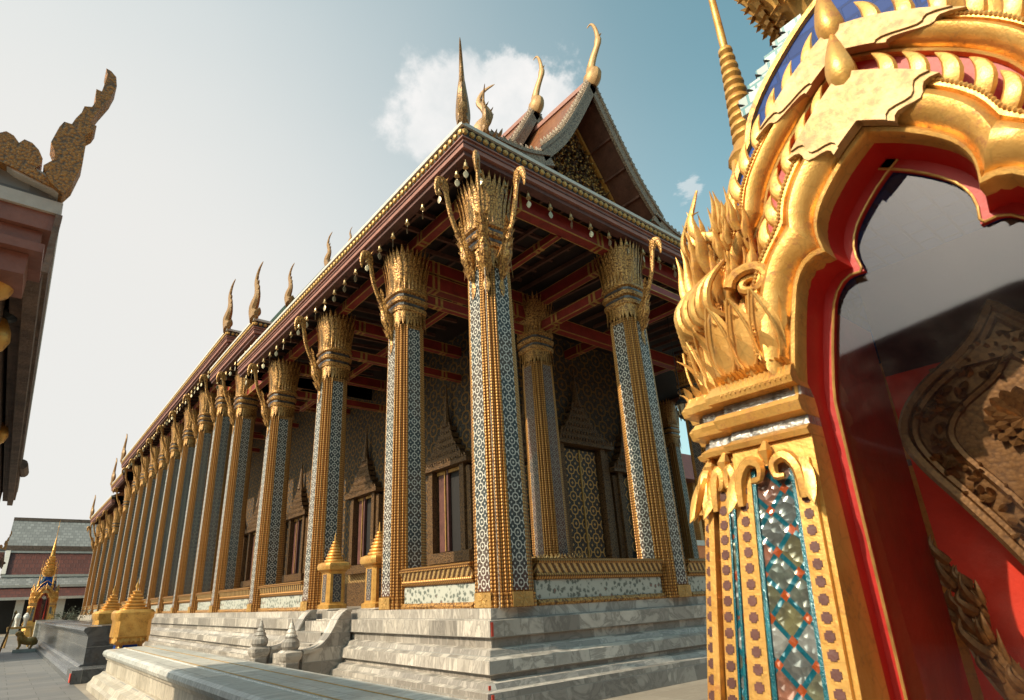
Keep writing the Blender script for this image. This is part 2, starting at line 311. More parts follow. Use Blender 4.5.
# ------------------------------------------------------------------ mesh builder
WL = {}
class MB:
    def __init__(s): s.v = []; s.f = []; s.mi = {}
    def q(s, pts):
        i = len(s.v); s.v += [tuple(p) for p in pts]; s.f.append(tuple(range(i, i+len(pts))))
    def box(s, x0, x1, y0, y1, z0, z1):
        i = len(s.v); s.v += [(x, y, z) for z in (z0, z1) for x, y in ((x0, y0), (x1, y0), (x1, y1), (x0, y1))]
        s.f += [tuple(i+k for k in f) for f in ((3, 2, 1, 0), (4, 5, 6, 7), (0, 1, 5, 4), (1, 2, 6, 5), (2, 3, 7, 6), (3, 0, 4, 7))]
    def loft(s, rings, closed=True, cap=True):
        i = len(s.v); n = len(rings[0])
        for r in rings: s.v += [tuple(p) for p in r]
        for k in range(len(rings)-1):
            for j in range(n if closed else n-1):
                a, b_ = i+k*n+j, i+k*n+(j+1) % n
                s.f.append((a, b_, b_+n, a+n))
        if cap and closed:
            s.f.append(tuple(i+j for j in range(n))[::-1]); s.f.append(tuple(i+(len(rings)-1)*n+j for j in range(n)))
    def prism(s, poly, fn, a, b):
        """poly (p,q) extruded from a to b; fn(p,q,t) -> xyz"""
        s.loft([[fn(p, q, a) for p, q in poly], [fn(p, q, b) for p, q in poly]])
    def bar(s, a, b, w, h):
        a, b = Vector(a), Vector(b); d = (b-a).normalized()
        sd = d.cross(Vector((0, 0, 1))); sd = sd.normalized() if sd.length > 1e-4 else Vector((1, 0, 0)); u_ = sd.cross(d)
        s.loft([[p+sd*x*w/2+u_*z*h/2 for x, z in ((-1, -1), (1, -1), (1, 1), (-1, 1))] for p in (a, b)])
    def tube(s, path, rad, n=8, flat=1.0, side=None):
        P = [Vector(p) for p in path]; rings = []
        sd = side
        for k, p in enumerate(P):
            d = (P[min(k+1, len(P)-1)]-P[max(k-1, 0)]).normalized()
            if sd is None:
                x = d.orthogonal().normalized(); sd = x
            x = (Vector(sd)-d*Vector(sd).dot(d)).normalized(); y = d.cross(x)
            if side is None: sd = x
            r = rad[k] if isinstance(rad, (list, tuple)) else rad
            rings.append([p+x*math.cos(2*math.pi*j/n)*r*flat+y*math.sin(2*math.pi*j/n)*r for j in range(n)])
        s.loft(rings)
    def lathe(s, prof, c=(0, 0, 0), n=16, sq=0.0):
        """prof (r,z); sq=1 gives a square plan"""
        rings = []
        for r, z in prof:
            ring = []
            for j in range(n):
                a = 2*math.pi*(j+.5)/n; ca, sa = math.cos(a), math.sin(a)
                k = 1/max(abs(ca), abs(sa)); k = 1+(k-1)*sq
                ring.append((c[0]+r*ca*k, c[1]+r*sa*k, c[2]+z))
            rings.append(ring)
        s.loft(rings)
    def blade(s, base, d, out, L, w, th, curl=.3, n=6, belly=.35, tipc=0.0):
        """pointed leaf from base along d, bending towards out"""
        base, d, out = Vector(base), Vector(d).normalized(), Vector(out)
        out = (out-d*out.dot(d)).normalized(); sd = d.cross(out)
        rings = []
        for k in range(n+1):
            t = k/n
            c = base+d*(L*(t-abs(curl)*.25*t*t))+out*L*(curl*t*t-tipc*t**4)
            ww = w*(.55+.45*math.sin(min(1, t/belly)*math.pi/2)) if t < belly else w*math.cos((t-belly)/(1-belly)*math.pi/2)**.8
            ww = max(ww, .001)*.5; tt = max(th*.5*(1-t*.75), .0008)
            rings.append([c+sd*ww, c+out*tt, c-sd*ww, c-out*tt])
        s.loft(rings)
    def xf(s, fn, i0=0):
        s.v[i0:] = [tuple(fn(Vector(p))) for p in s.v[i0:]]
    def add(s, o, fn=lambda p: p, mi=0):
        i = len(s.v); j = len(s.f); s.v += [tuple(fn(Vector(p))) for p in o.v]; s.f += [tuple(i+k for k in f) for f in o.f]
        for k, x in o.mi.items(): s.mi[j+k] = x
        if mi:
            for k in range(j, len(s.f)): s.mi[k] = mi
    def build(s, name, m, parent=None, origin=None, smooth=False):
        pw = WL.get(parent.name, Vector((0, 0, 0))) if parent else Vector((0, 0, 0))
        og = Vector(origin) if origin is not None else (pw if parent else Vector((0, 0, 0)))
        me = bpy.data.meshes.new(name)
        me.from_pydata([(x-og.x, y-og.y, z-og.z) for x, y, z in s.v], [], s.f); me.update()
        uvl = me.uv_layers.new(name='UVMap'); co = me.vertices
        for pl in me.polygons:
            nx, ny, nz = (abs(c) for c in pl.normal)
            for li in pl.loop_indices:
                v = co[me.loops[li].vertex_index].co
                if nz > .75: uv = (v.x, v.y)
                elif nx >= ny: uv = (v.y, v.z)
                else: uv = (v.x, v.z)
                uvl.data[li].uv = uv
        mm = m.split('|'); m = mm[0]
        for x in mm: me.materials.append(MAT[x])
        for k, x in s.mi.items(): me.polygons[k].material_index = x
        if smooth or m in ('leaf_gold', 'plate_gold', 'bright_gold', 'carved_gold', 'old_bronze', 'red_paint', 'dull_gold', 'weathered_gilt'):
            for pl in me.polygons: pl.use_smooth = True
            me.set_sharp_from_angle(angle=R_(38))
        ob = bpy.data.objects.new(name, me); COL.objects.link(ob)
        if parent: ob.parent = parent
        ob.location = og-pw; WL[ob.name] = og
        return ob
def tag(o, label, cat, group=None, kind=None):
    o['label'] = label; o['category'] = cat
    if group: o['group'] = group
    if kind: o['kind'] = kind
    return o
def struct(o): o['kind'] = 'structure'; return o
def thing(name, loc, label, cat, group=None):
    o = bpy.data.objects.new(name, None); COL.objects.link(o); o.location = loc; o.empty_display_size = .1
    WL[o.name] = Vector(loc); return tag(o, label, cat, group)
def part_empty(name, loc, parent):
    o = bpy.data.objects.new(name, None); COL.objects.link(o); o.parent = parent
    o.location = Vector(loc)-WL[parent.name]; WL[o.name] = Vector(loc); return o
def dup(o, parent=None, loc=None):
    c = o.copy(); COL.objects.link(c)
    if parent is not None: c.parent = parent
    if loc is not None: c.location = loc
    for ch in o.children: dup(ch, c)
    return c
def cr(pts, n=4):
    """Catmull-Rom through points of any dimension"""
    P = [Vector(p) for p in pts]; out = []
    for i in range(len(P)-1):
        a, b_, c, d = P[max(i-1, 0)], P[i], P[i+1], P[min(i+2, len(P)-1)]
        for k in range(n):
            t = k/n; out.append(.5*((2*b_)+(c-a)*t+(2*a-5*b_+4*c-d)*t*t+(3*b_-a-3*c+d)*t**3))
    out.append(P[-1]); return out
# ------------------------------------------------------------------ ground
g = MB(); g.q([(-1500, -1500, 0), (1500, -1500, 0), (1500, 1500, 0), (-1500, 1500, 0)]); struct(g.build('ground', 'court_paving'))
g = MB(); g.q([(-6, 2, .004), (1.62, 2, .004), (1.62, 62, .004), (-6, 62, .004)]); struct(g.build('courtyard_paving', 'paving'))

# ------------------------------------------------------------------ temple hall
HX0, HX1, HY0, HY1 = 5.65, 22.35, 7.18, 66.8
AX = 14.0
temple = thing('temple_hall', (6.2, 7.5, 0), 'tall gilded temple hall with a colonnade of glass-mosaic columns on a marble plinth', 'temple')
# plinth: moulded courses stepping outwards
PR = [(1.32, .03), (1.16, .03), (1.16, -.10), (.94, -.10), (.925, -.03), (.80, -.03), (.78, -.13), (.70, -.17), (.66, -.25), (.50, -.27), (.48, -.20),
      (.42, -.20), (.40, -.33), (.33, -.37), (.31, -.46), (.0, -.50)]
pl = MB(); rings = [[(HX0+d, HY0+d, z), (HX1-d, HY0+d, z), (HX1-d, HY1-d, z), (HX0+d, HY1-d, z)] for z, d in PR]
for a, b_ in zip(rings, rings[1:]):
    for j in range(4): pl.q([a[j], a[(j+1) % 4], b_[(j+1) % 4], b_[j]][::-1])
pl.q(rings[0])
plinth = pl.build('plinth', 'plinth_marble', temple)
rm = MB(); rm.box(5.57, 5.61, 7.072, 7.079, .955, 1.14); rm.box(5.565, 5.572, 7.09, 7.13, .955, 1.14)
rm.box(5.27, 5.31, 6.80, 6.806, .335, .39); rm.box(5.22, 5.26, 6.672, 6.685, .03, .3)
rm.build('paint_mark', 'signal_red', plinth)

# --- column prototype pieces, all built round the origin
def section(k, h=.40, p=.20):
    q1 = [(h, -p), (h, p), (h-.03, p), (h-.03, p+.055), (h-.075, p+.055), (h-.075, h-.075), (p+.055, h-.075), (p+.055, h-.03), (p, h-.03), (p, h)]
    out = []
    for r in range(4):
        c, s = (1, 0, -1, 0)[r], (0, 1, 0, -1)[r]
        for x, y in q1[1:]: out.append(((c*x-s*y)*k, (s*x+c*y)*k))
    return out
def col_shaft(zt):
    m = MB()
    zs = [(1.32, 1.07), (1.42, 1.07), (1.44, 1.03), (1.52, 1.05), (1.54, 1.0), (3.3, .97), (5.3, .93), (zt, .88)]
    m.loft([[(x, y, z) for x, y in section(k)] for z, k in zs]); return m
def rot_pts(r):
    c, s = (1, 0, -1, 0)[r], (0, 1, 0, -1)[r]
    return lambda v: Vector((c*v.x-s*v.y, s*v.x+c*v.y, v.z))
def col_panel(zt, r):
    m = MB(); n = 8; f = rot_pts(r)
    for k in range(n):
        za, zb = 1.56+(zt-.1-1.56)*k/n, 1.56+(zt-.1-1.56)*(k+1)/n
        ka, kb = [(1-.12*(z-1.54)/(zt-1.54))*.4+.006 for z in (za, zb)]; w = .155
        m.q([f(Vector(p)) for p in ((ka, -w, za), (ka, w, za), (kb, w*.93, zb), (kb, -w*.93, zb))])
    return m
def col_base_panel(r):
    m = MB(); f = rot_pts(r)
    o = MB(); o.box(.428, .44, -.2, .2, 1.33, 1.54)
    for k in range(8):
        a = k*math.pi/4; o.blade((.44, .02*math.cos(a), 1.435+.02*math.sin(a)), (0, math.cos(a), math.sin(a)), (1, 0, 0), .10, .05, .02, .1, 3)
    m.add(o, f); return m
def capital(zt):
    m = MB()
    # hanging leaf collar
    for k in range(28):
        a = 2*math.pi*k/28; kk = 1/max(abs(math.cos(a)), abs(math.sin(a))); kk = 1+(kk-1)*.75
        r = .355*kk
        m.blade((r*math.cos(a), r*math.sin(a), zt+.42), (math.cos(a)*.02, math.sin(a)*.02, -1), (math.cos(a), math.sin(a), 0), .46+.1*(k % 2), .10, .04, .04, 5)
    prof = [(.34, zt+.1), (.35, zt+.3), (.40, zt+.34), (.41, zt+.42), (.37, zt+.45), (.37, zt+.53), (.42, zt+.56), (.43, zt+.64), (.38, zt+.67), (.38, zt+.75), (.43, zt+.78), (.43, zt+.85), (.37, zt+.9), (.40, zt+1.5), (.40, zt+1.6)]
    m.lathe(prof, n=24, sq=.7)
    for lay, (cnt, r0, z0, L, w, cu) in enumerate(((26, .375, .86, .95, .12, .11), (26, .36, .9, 1.12, .115, .09), (22, .33, 1.0, .98, .11, .05))):
        for k in range(cnt):
            a = 2*math.pi*(k+.5*(lay % 2))/cnt; kk = 1/max(abs(math.cos(a)), abs(math.sin(a))); kk = 1+(kk-1)*.6
            dx, dy = math.cos(a), math.sin(a)
            m.blade((r0*kk*dx, r0*kk*dy, zt+z0), (dx*.045, dy*.045, 1), (dx, dy, 0), L*(1+.05*random.uniform(-1, 1)), w, .05, cu, 6, .5)
    return m
def capital_band(zt):
    m = MB()
    for z0, z1, r in ((.455, .525, .378), (.675, .745, .388)): m.lathe([(r-.02, zt+z0), (r, zt+z0+.005), (r, zt+z1-.005), (r-.02, zt+z1)], n=24, sq=.7)
    return m
def bracket(zt, diag=False):
    """naga bracket: leafy body on the shaft, swan neck to the eave; built towards -X"""
    m = MB(); k = 1.25 if diag else 1.0
    def P(o, z): return (-.36*(1.15 if diag else 1)-o*k, 0, z)
    path = cr([P(-.02, zt-.45), P(.05, zt-.1), P(.12, zt+.15), P(.22, zt+.4), P(.38, zt+.7), P(.50, zt+1.0), P(.56, zt+1.3), P(.62, zt+1.55)], 4)
    rad = [.03+.0*i for i in range(len(path))]; n = len(path)
    for i in range(n):
        t = i/(n-1); rad[i] = .025+.12*math.exp(-((t-.26)/.15)**2)+.032*min(1, t*3)
    m.tube(path, rad, 8, .62, (0, 1, 0))
    # head with beak turned down
    m.tube(cr([P(.58, zt+1.42), P(.64, zt+1.62), P(.74, zt+1.66), P(.81, zt+1.50), P(.80, zt+1.30)], 3), [.055, .075, .095, .105, .115, .115, .10, .08, .065, .055, .045, .03, .015], 8, .6, (0, 1, 0))
    m.blade(P(.62, zt+1.6), (.2, 0, 1), (1, 0, 0), .26, .08, .05, .2)
    # flame leaves on the body
    for i in range(6):
        t = i/5; z = zt-.3+.9*t; o = .05+.22*t
        for sy in (-1, 1):
            m.blade(P(o, z), (-.15, sy*.35, .9), (-1, sy*.4, 0), .30, .12, .06, .25)
        m.blade(P(o+.04, z), (-.35, 0, 1), (-.6, 0, 0), .26, .11, .06, .3)
    m.blade(P(-.02, zt+.75), (-.35, 0, 1), (1, 0, .3), .42, .14, .08, .25)
    m.blade(P(.02, zt-.35), (.06, 0, -1), (-1, 0, 0), .34, .13, .06, .12)
    return m
SH, PA, CA, BA, BR, BD, BP = {}, {}, {}, {}, {}, {}, {}
def data_for(lift):
    if lift in SH: return
    zt = 7.25+lift
    SH[lift] = col_shaft(zt); CA[lift] = capital(zt); BA[lift] = capital_band(zt); BR[lift] = bracket(zt); BD[lift] = bracket(zt, True)
    PA[lift] = [col_panel(zt, r) for r in range(4)]
for r in range(4): BP[r] = col_base_panel(r)
CM = {}
def shared(key, mb, name, matn, parent, loc, rotz=0):
    """place mesh data made once; each placement is its own object"""
    if key not in CM:
        o = mb.build(name, matn, None, (0, 0, 0)); CM[key] = o.data
        if '_proto' not in key: bpy.data.objects.remove(o)
    o = bpy.data.objects.new(name, CM[key]); COL.objects.link(o); o.parent = parent
    o.location = Vector(loc)-WL[parent.name]; o.rotation_euler = (0, 0, rotz); WL[o.name] = Vector(loc); return o
def column(x, y, lift, sides, brs, dim=False):
    data_for(lift); p = (x, y, 0)
    c = shared('shaft%s' % lift, SH[lift], 'column', 'beaded_gold', temple, p)
    for r in sides:
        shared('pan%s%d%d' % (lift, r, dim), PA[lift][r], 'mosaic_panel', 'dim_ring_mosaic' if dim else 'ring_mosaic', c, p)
        shared('bp%d' % r, BP[r], 'base_panel', 'dull_gold', c, p)
    shared('cap%s' % lift, CA[lift], 'capital', 'carved_gold', c, p)
    shared('band%s' % lift, BA[lift], 'capital_band', 'dark_mirror', c, p)
    for a in brs:
        dg = abs(a % 90) > 1
        shared('br%s%d' % (lift, dg), (BD if dg else BR)[lift], 'eave_bracket', 'carved_gold', c, p, R_(a))
    return c
YL = [7.5, 10.58, 14.57, 18.73, 22.95, 26.05, 29.15, 32.25, 35.35, 38.5, 41.6, 44.7, 47.85, 51.0, 55.2, 59.4, 63.4, 66.5]
def lift_of(y): return 0.0 if y < 20 or y > 54 else (1.1 if y < 24 or y > 50 else 2.0)
for i, y in enumerate(YL):
    if i == 0: column(6.2, y, 0.0, (0, 1, 2, 3), (0, 90, 45))
    elif i == len(YL)-1: column(6.2, y, 0.0, (0, 1, 2, 3), (0, -90, -45))
    else: column(6.2, y, lift_of(y), (0, 1, 2, 3), (0,))
for x in (10.3, 17.7): column(x, 7.5, 0.0, (0, 1, 2, 3), (90,))
column(21.8, 7.5, 0.0, (0, 1, 2, 3), (180, 90, 135)); column(21.8, 10.58, 0.0, (0, 1, 2, 3), (180,)); column(21.8, 14.57, 0.0, (0, 1, 2, 3), (180,))
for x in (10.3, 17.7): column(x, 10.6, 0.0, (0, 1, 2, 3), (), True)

s = MB(); s.tube(cr([(5.79, 7.10, 7.4), (5.755, 7.075, 5.0), (5.735, 7.055, 3.0), (5.715, 7.03, 1.5), (5.66, 6.98, 1.33)], 4), .012, 6); s.build('cable', 'barge_gilt', temple)
# --- parapets between columns
def parapet(a, b_, along):
    m = part_empty('parapet', ((a+b_)/2 if along == 'x' else 6.2, 7.5 if along == 'x' else (a+b_)/2, 1.32), temple)
    def put(mb, prof):
        if along == 'y': mb.prism(prof, lambda p, q, t: (6.2-p, t, q), a, b_)
        else: mb.prism(prof, lambda p, q, t: (t, 7.5-p, q), a, b_)
    s = MB(); put(s, [(-.26, 1.32), (.30, 1.32), (.32, 1.36), (.28, 1.41), (-.26, 1.41)]); s.build('base_moulding', 'carved_gold', m)
    s = MB(); put(s, [(-.22, 1.412), (.245, 1.412), (.245, 1.70), (-.22, 1.70)]); s.build('tile_panel', 'floral_tile', m)
    s = MB(); put(s, [(-.24, 1.702), (.27, 1.702), (.31, 1.76), (.29, 1.80), (-.24, 1.80)]); s.build('lower_moulding', 'beaded_gold', m)
    s = MB(); put(s, [(-.24, 1.802), (.28, 1.802), (.34, 1.95), (-.26, 1.95)]); s.build('frieze', 'scroll_frieze', m)
    s = MB(); put(s, [(-.28, 1.952), (.36, 1.952), (.37, 1.99), (.30, 2.03), (-.24, 2.04)]); s.build('coping', 'beaded_gold', m)
for i in range(len(YL)-1):
    if i == 1: continue
    parapet(YL[i]+.44, YL[i+1]-.44, 'y')
for a, b_ in ((6.2, 10.3), (10.3, 17.7), (17.7, 21.8)): parapet(a+.44, b_-.44, 'x')

# --- stair on the long side with marble cheeks and posts
st = part_empty('staircase', (5.0, 12.5, 0), temple)
s = MB()
for k in range(6): s.box(5.52-.22*(k+1)+.001*k, 5.64, 11.86, 13.24, .19*(5-k), .19*(6-k)-.002*k)
s.build('steps', 'plinth_marble', st)
for yc in (11.68, 13.42):
    s = MB()
    cp = cr([(5.56, 1.30), (5.42, 1.28), (5.28, 1.14), (5.14, .90), (4.98, .72), (4.80, .64), (4.62, .62)], 4)
    poly = [(5.56, .0)]+[(p.x, p.y) for p in cp]+[(4.62, .0)]
    s.prism(poly, lambda p, q, t: (p, t, q), yc-.13, yc+.13)
    for off in (-.15, .15):
        pass
    s.build('stair_cheek', 'plinth_marble', st)
    s = MB(); top = [(p.x, p.y) for p in cp]
    s.loft([[(x, yc-.17, z), (x, yc+.17, z), (x, yc+.17, z+.06), (x, yc-.17, z+.06)] for x, z in top]); s.build('coping', 'plinth_marble', st)
for yc in (11.68, 13.42):
    s = MB(); s.lathe([(.20, 0), (.20, .12), (.15, .16), (.145, .50), (.17, .54), (.19, .60), (.19, .66), (.14, .70)], (4.42, yc, 0), 24, .95)
    s.lathe([(.14, .70), (.17, .76), (.16, .84), (.11, .90), (.12, .92), (.085, .98), (.09, 1.0), (.055, 1.06), (.06, 1.08), (.02, 1.18), (.006, 1.24)], (4.42, yc, 0), 16)
    s.build('stair_post', 'plinth_marble', st)
for yc in (11.30, 13.50):
    pe = part_empty('gilded_post', (6.02, yc, 1.16), temple)
    s = MB(); s.lathe([(.33, 1.16), (.33, 1.34), (.28, 1.36)], (6.02, yc, 0), 24, .95); s.build('foot', 'plinth_marble', pe)
    s = MB()
    s.lathe([(.27, 1.361), (.27, 1.44), (.22, 1.47), (.21, 2.12), (.25, 2.16)], (6.02, yc, 0), 24, .95)
    s.build('shaft', 'bright_gold', pe)
    s = MB()
    for r in range(4):
        f = rot_pts(r); s.q([f(Vector(p))+Vector((6.02, yc, 0)) for p in ((.222, -.1, 1.5), (.222, .1, 1.5), (.214, .1, 2.1), (.214, -.1, 2.1))])
    s.build('mosaic_panel', 'dim_ring_mosaic', pe)
    s = MB(); s.lathe([(.25, 2.162), (.31, 2.2), (.33, 2.27), (.31, 2.34), (.24, 2.37)], (6.02, yc, 0), 24, .8)
    z = 2.37; r = .20
    pr = [(.2, z)]
    for k in range(7): pr += [(r+.02, z+.02), (r+.015, z+.05), (r-.03, z+.065)]; z += .07; r -= .026
    pr += [(.02, z+.05), (.004, z+.18)]
    s.lathe(pr, (6.02, yc, 0), 16, .3); s.build('spire_cap', 'leaf_gold', pe)

# --- inner hall (cella)
CX0, CX1, CY0, CY1 = 10.6, 17.4, 12.9, 61.0
s = MB(); s.box(CX0, CX1, CY0, CY1, 1.30, 11.9); wall = s.build('wall', 'wall_mosaic', temple)
s = MB(); s.box(CX0-.12, CX1+.12, CY0-.12, CY1+.12, 1.322, 2.15); s.build('wall_base', 'shaded_gold', wall)
s = MB(); s.box(CX0-.09, CX1+.09, CY0-.09, CY1+.09, 2.152, 2.45); s.build('base_frieze', 'scroll_frieze', wall)
def wframe(cx, cy, face, z0, z1, w, name, panel):
    """framed opening with a tiered spired crown; face 'x' looks to -X, 'y' looks to -Y"""
    e = part_empty(name, (cx, cy, z0), temple)
    F = (lambda p, q, t: (cx-t, cy+p, q)) if face == 'x' else (lambda p, q, t: (cx+p, cy-t, q))
    def fb(mb, p0, p1, q0, q1, t0, t1): mb.prism([(p0, q0), (p1, q0), (p1, q1), (p0, q1)], F, t0, t1)
    s = MB()
    for k in (-1, 1):
        fb(s, *sorted((k*w/2, k*(w/2+.22))), z0, z1, .02, .30); fb(s, *sorted((k*(w/2+.24), k*(w/2+.44))), z0, z1-.1, .02, .22)
    fb(s, -w/2-.5, w/2+.5, z0-.3, z0-.001, .02, .38); s.build('jamb', 'shaded_gold', e)
    s = MB(); z = z1; hw = w/2+.55
    for k in range(6):
        fb(s, -hw, hw, z, z+.14, .02, .42-.03*k); 
        for j in range(int(hw*2/.13)):
            a = -hw+.065+.13*j
            i0 = len(s.v); s.blade((a, .42-.03*k, z+.12), (0, .1, 1), (0, 1, 0), .16, .1, .05, .2, 3); s.xf(lambda v: Vector(F(v.x, v.z, v.y)), i0)
        z += .24; hw *= .74
    i0 = len(s.v); s.tube([(0, .2, z-.1), (0, .2, z+.4), (0, .2, z+1.4)], [.16, .09, .01], 8); s.xf(lambda v: Vector(F(v.x, v.z, v.y)), i0)
    s.build('crown', 'shaded_gold', e)
    s = MB(); fb(s, -w/2, w/2, z0, z1, .02, .04); s.build('opening', 'shade_black', e)  # dark sheet painted in place of a shaded opening
    if panel:
        s = MB(); fb(s, -w/2+.08, w/2-.08, z0+.25, z1-.1, .05, .10); s.build('door_leaf', panel, e)
        s = MB(); fb(s, -.03, .03, z0+.25, z1-.1, .101, .14); s.build('door_rail', 'dull_gold', e)
    else:
        s = MB(); fb(s, .05, .14, z0+.05, z1, .06, .16); fb(s, w/2-.5, w/2-.1, z0+.05, z1-.05, .06, .10); s.build('shutter', 'maroon_wood', e)
        s = MB(); fb(s, w/2-.54, w/2-.5, z0+.05, z1-.03, .06, .17); fb(s, -w/2+.1, w/2-.05, z1-.12, z1-.02, .06, .14); s.build('shutter_edge', 'dull_gold', e)
for y in (15.1, 20.8, 24.5, 27.6, 30.7, 33.8, 37.0, 40.1, 43.2, 46.3, 49.4, 53.1, 57.3): wframe(CX0, y, 'x', 2.75, 5.3, 1.5, 'window', None)
wframe(14.0, CY0, 'y', 2.2, 5.9, 1.7, 'door', 'door_lattice'); wframe(11.7, CY0, 'y', 2.4, 5.2, .9, 'door', 'door_lattice'); wframe(16.3, CY0, 'y', 2.4, 5.2, .9, 'door', 'door_lattice')
# crown-leaf feet at the inner columns
for x in (10.3, 17.7):
    s = MB(); s.box(x-.62, x+.62, 9.98, 11.22, 1.32, 2.15)
    for k in range(48):
        a = 2*math.pi*k/48; kk = 1/max(abs(math.cos(a)), abs(math.sin(a))); s.blade((x+.56*kk*math.cos(a), 10.6+.56*kk*math.sin(a), 2.1), (0, 0, 1), (math.cos(a), math.sin(a), 0), .26, .09, .05, .2, 4)
    s.build('column_pedestal', 'scroll_frieze', temple)

# --- eaves: five sections along the long side, each with its own height
EX = 5.16; ZE = 9.84
def eave(y0, y1, lift, front, back, name='eave'):
    """skirt roof band: overhanging roof slab with gilt bead row and painted fascia"""
    z = ZE+lift; e = part_empty(name, (EX, y0, z), temple); X1 = 2*AX-EX
    ins = 4.2
    # roof surface from eave line up to the inner wall
    def ringy(d, zz): return [(EX+d, y0+(d if front else 0), zz), (X1-d, y0+(d if front else 0), zz), (X1-d, y1-(d if back else 0), zz), (EX+d, y1-(d if back else 0), zz)]
    s = MB()
    R = [ringy(.03, z+.0), ringy(1.2, z+.62), ringy(2.6, z+1.7), ringy(ins, z+3.3)]
    for a, b_ in zip(R, R[1:]):
        for j in range(4): s.q([a[j], a[(j+1) % 4], b_[(j+1) % 4], b_[j]])
    s.build('tiled_slope', 'orange_tile', e)
    def frame(d0, d1, z0, z1, mt, nm):
        s = MB(); o, i = ringy(d0, z0), ringy(d1, z0)
        O, I = ringy(d0, z1), ringy(d1, z1)
        for j in range(4):
            k = (j+1) % 4
            if (j == 0 and not front) or (j == 2 and not back):
                # plain end: still show a return board
                pass
            s.q([o[j], o[k], O[k], O[j]]); s.q([i[k], i[j], I[j], I[k]]); s.q([o[k], o[j], i[j], i[k]]); s.q([O[j], O[k], I[k], I[j]])
        return s.build(nm, mt, e)
    frame(0, .24, z-.05, z+.03, 'white_edge', 'roof_edge')
    frame(.05, .27, z-.27, z-.052, 'dark_wood', 'bead_course')
    frame(.03, .20, z-.30, z-.272, 'fascia_wood', 'fillet')
    frame(.07, .30, z-.50, z-.302, 'fascia_wood', 'fascia')
    frame(.14, .34, z-.60, z-.502, 'maroon_wood', 'lower_fascia')
    frame(.05, .12, z-.40, z-.375, 'maroon_wood', 'fascia_fillet')
    # bead row
    s = MB()
    def bead(x, y, dx, dy):
        n = 8; c = Vector((x, y, z-.16)); o = Vector((dx, dy, 0)); t = Vector((-dy, dx, 0))
        rings = [[c+o*h+(t*math.cos(2*math.pi*j/n)+Vector((0, 0, 1))*math.sin(2*math.pi*j/n))*r for j in range(n)] for h, r in ((0, .068), (.04, .055), (.06, .02))]
        s.loft(rings)
    yy = y0+.10
    while yy < y1: bead(EX+.05, yy, -1, 0); yy += .165
    if front:
        xx = EX+.10
        while xx < X1: bead(xx, y0+.05, 0, -1); xx += .165
    s.build('bead_row', 'dull_gold', e)
    # soffit and rafters
    s = MB(); a, b_ = ringy(.2, z-.30), ringy(ins+1, z-.05); 
    for j in range(4): s.q([a[(j+1) % 4], a[j], b_[j], b_[(j+1) % 4]])
    s.q([b_[3], b_[2], b_[1], b_[0]]); s.build('soffit', 'dark_wood', e)
    s = MB(); yy = y0+.5
    while yy < y1: s.bar((EX+.3, yy, z-.42), (EX+4.6, yy, z-.2), .07, .10); yy += .62
    if front:
        xx = EX+.6
        while xx < X1: s.bar((xx, y0+.3, z-.42), (xx, y0+4.6, z-.2), .07, .10); xx += .62
    s.build('rafters', 'soffit_wood', e)
    return e
eave(6.81, 20.85, 0, True, False); eave(19.33, 25.2, 1.1, True, False); eave(23.1, 50.9, 2.2, True, True)
eave(48.9, 54.8, 1.1, False, True); eave(53.2, 67.2, 0, False, True)

# --- red beams
def beam(a, b_, w=.22, h=.34):
    a, b_ = Vector(a), Vector(b_); s = MB(); s.bar(a, b_, w, h); o = s.build('beam', 'beam_red', temple)
    s = MB(); L = (b_-a).length
    for t in (.6/L, .75/L, 1-.75/L, 1-.6/L): 
        c = a+(b_-a)*t; d = (b_-a).normalized()*.035; s.bar(c-d, c+d, w+.02, h+.02)
    for sg in (-1, 1):
        sdv = (b_-a).normalized().cross(Vector((0, 0, 1))).normalized()
        for sh in (-1, 1): off = Vector((0, 0, sg*(h/2-.009)))+sdv*sh*(w/2-.009); s.bar(a+off, b_+off, .022, .022)
    s.build('gilt_band', 'dull_gold', o)
for i, y in enumerate(YL[:-1]):
    l = lift_of(y)
    beam((6.3, y, 9.12+l), (10.6, y, 9.12+l)) if i else None
    if i: beam((6.4, y, 8.2+l), (10.6, y, 8.2+l), .16, .24)
    l2 = min(l, lift_of(YL[i+1])); beam((6.2, y+.1, 9.30+l2), (6.2, YL[i+1]-.1, 9.30+l2), .22, .26)
    beam((8.4, y+.1, 9.05+l2), (8.4, YL[i+1]-.1, 9.05+l2), .14, .18)
beam((6.3, 7.6, 9.0), (10.5, 12.6, 9.0), .2, .30)
for a, b_ in ((6.3, 10.2), (10.4, 17.6), (17.8, 21.7)): beam((a, 7.5, 9.18), (b_, 7.5, 9.18), .26, .38); beam((a, 7.5, 8.55), (b_, 7.5, 8.55), .14, .20) if a > 10 else None
for x in (10.3, 17.7): beam((x, 7.6, 9.1), (x, 12.8, 9.1)); beam((x, 7.7, 8.3), (x, 10.4, 8.3), .18, .26)
for a, b_ in ((6.3, 10.2), (10.4, 17.6), (17.8, 21.7)): beam((a, 10.6, 8.7), (b_, 10.6, 8.7), .26, .38)
beam((14.0, 7.0, 9.2), (14.0, 12.9, 9.2), .2, .3)

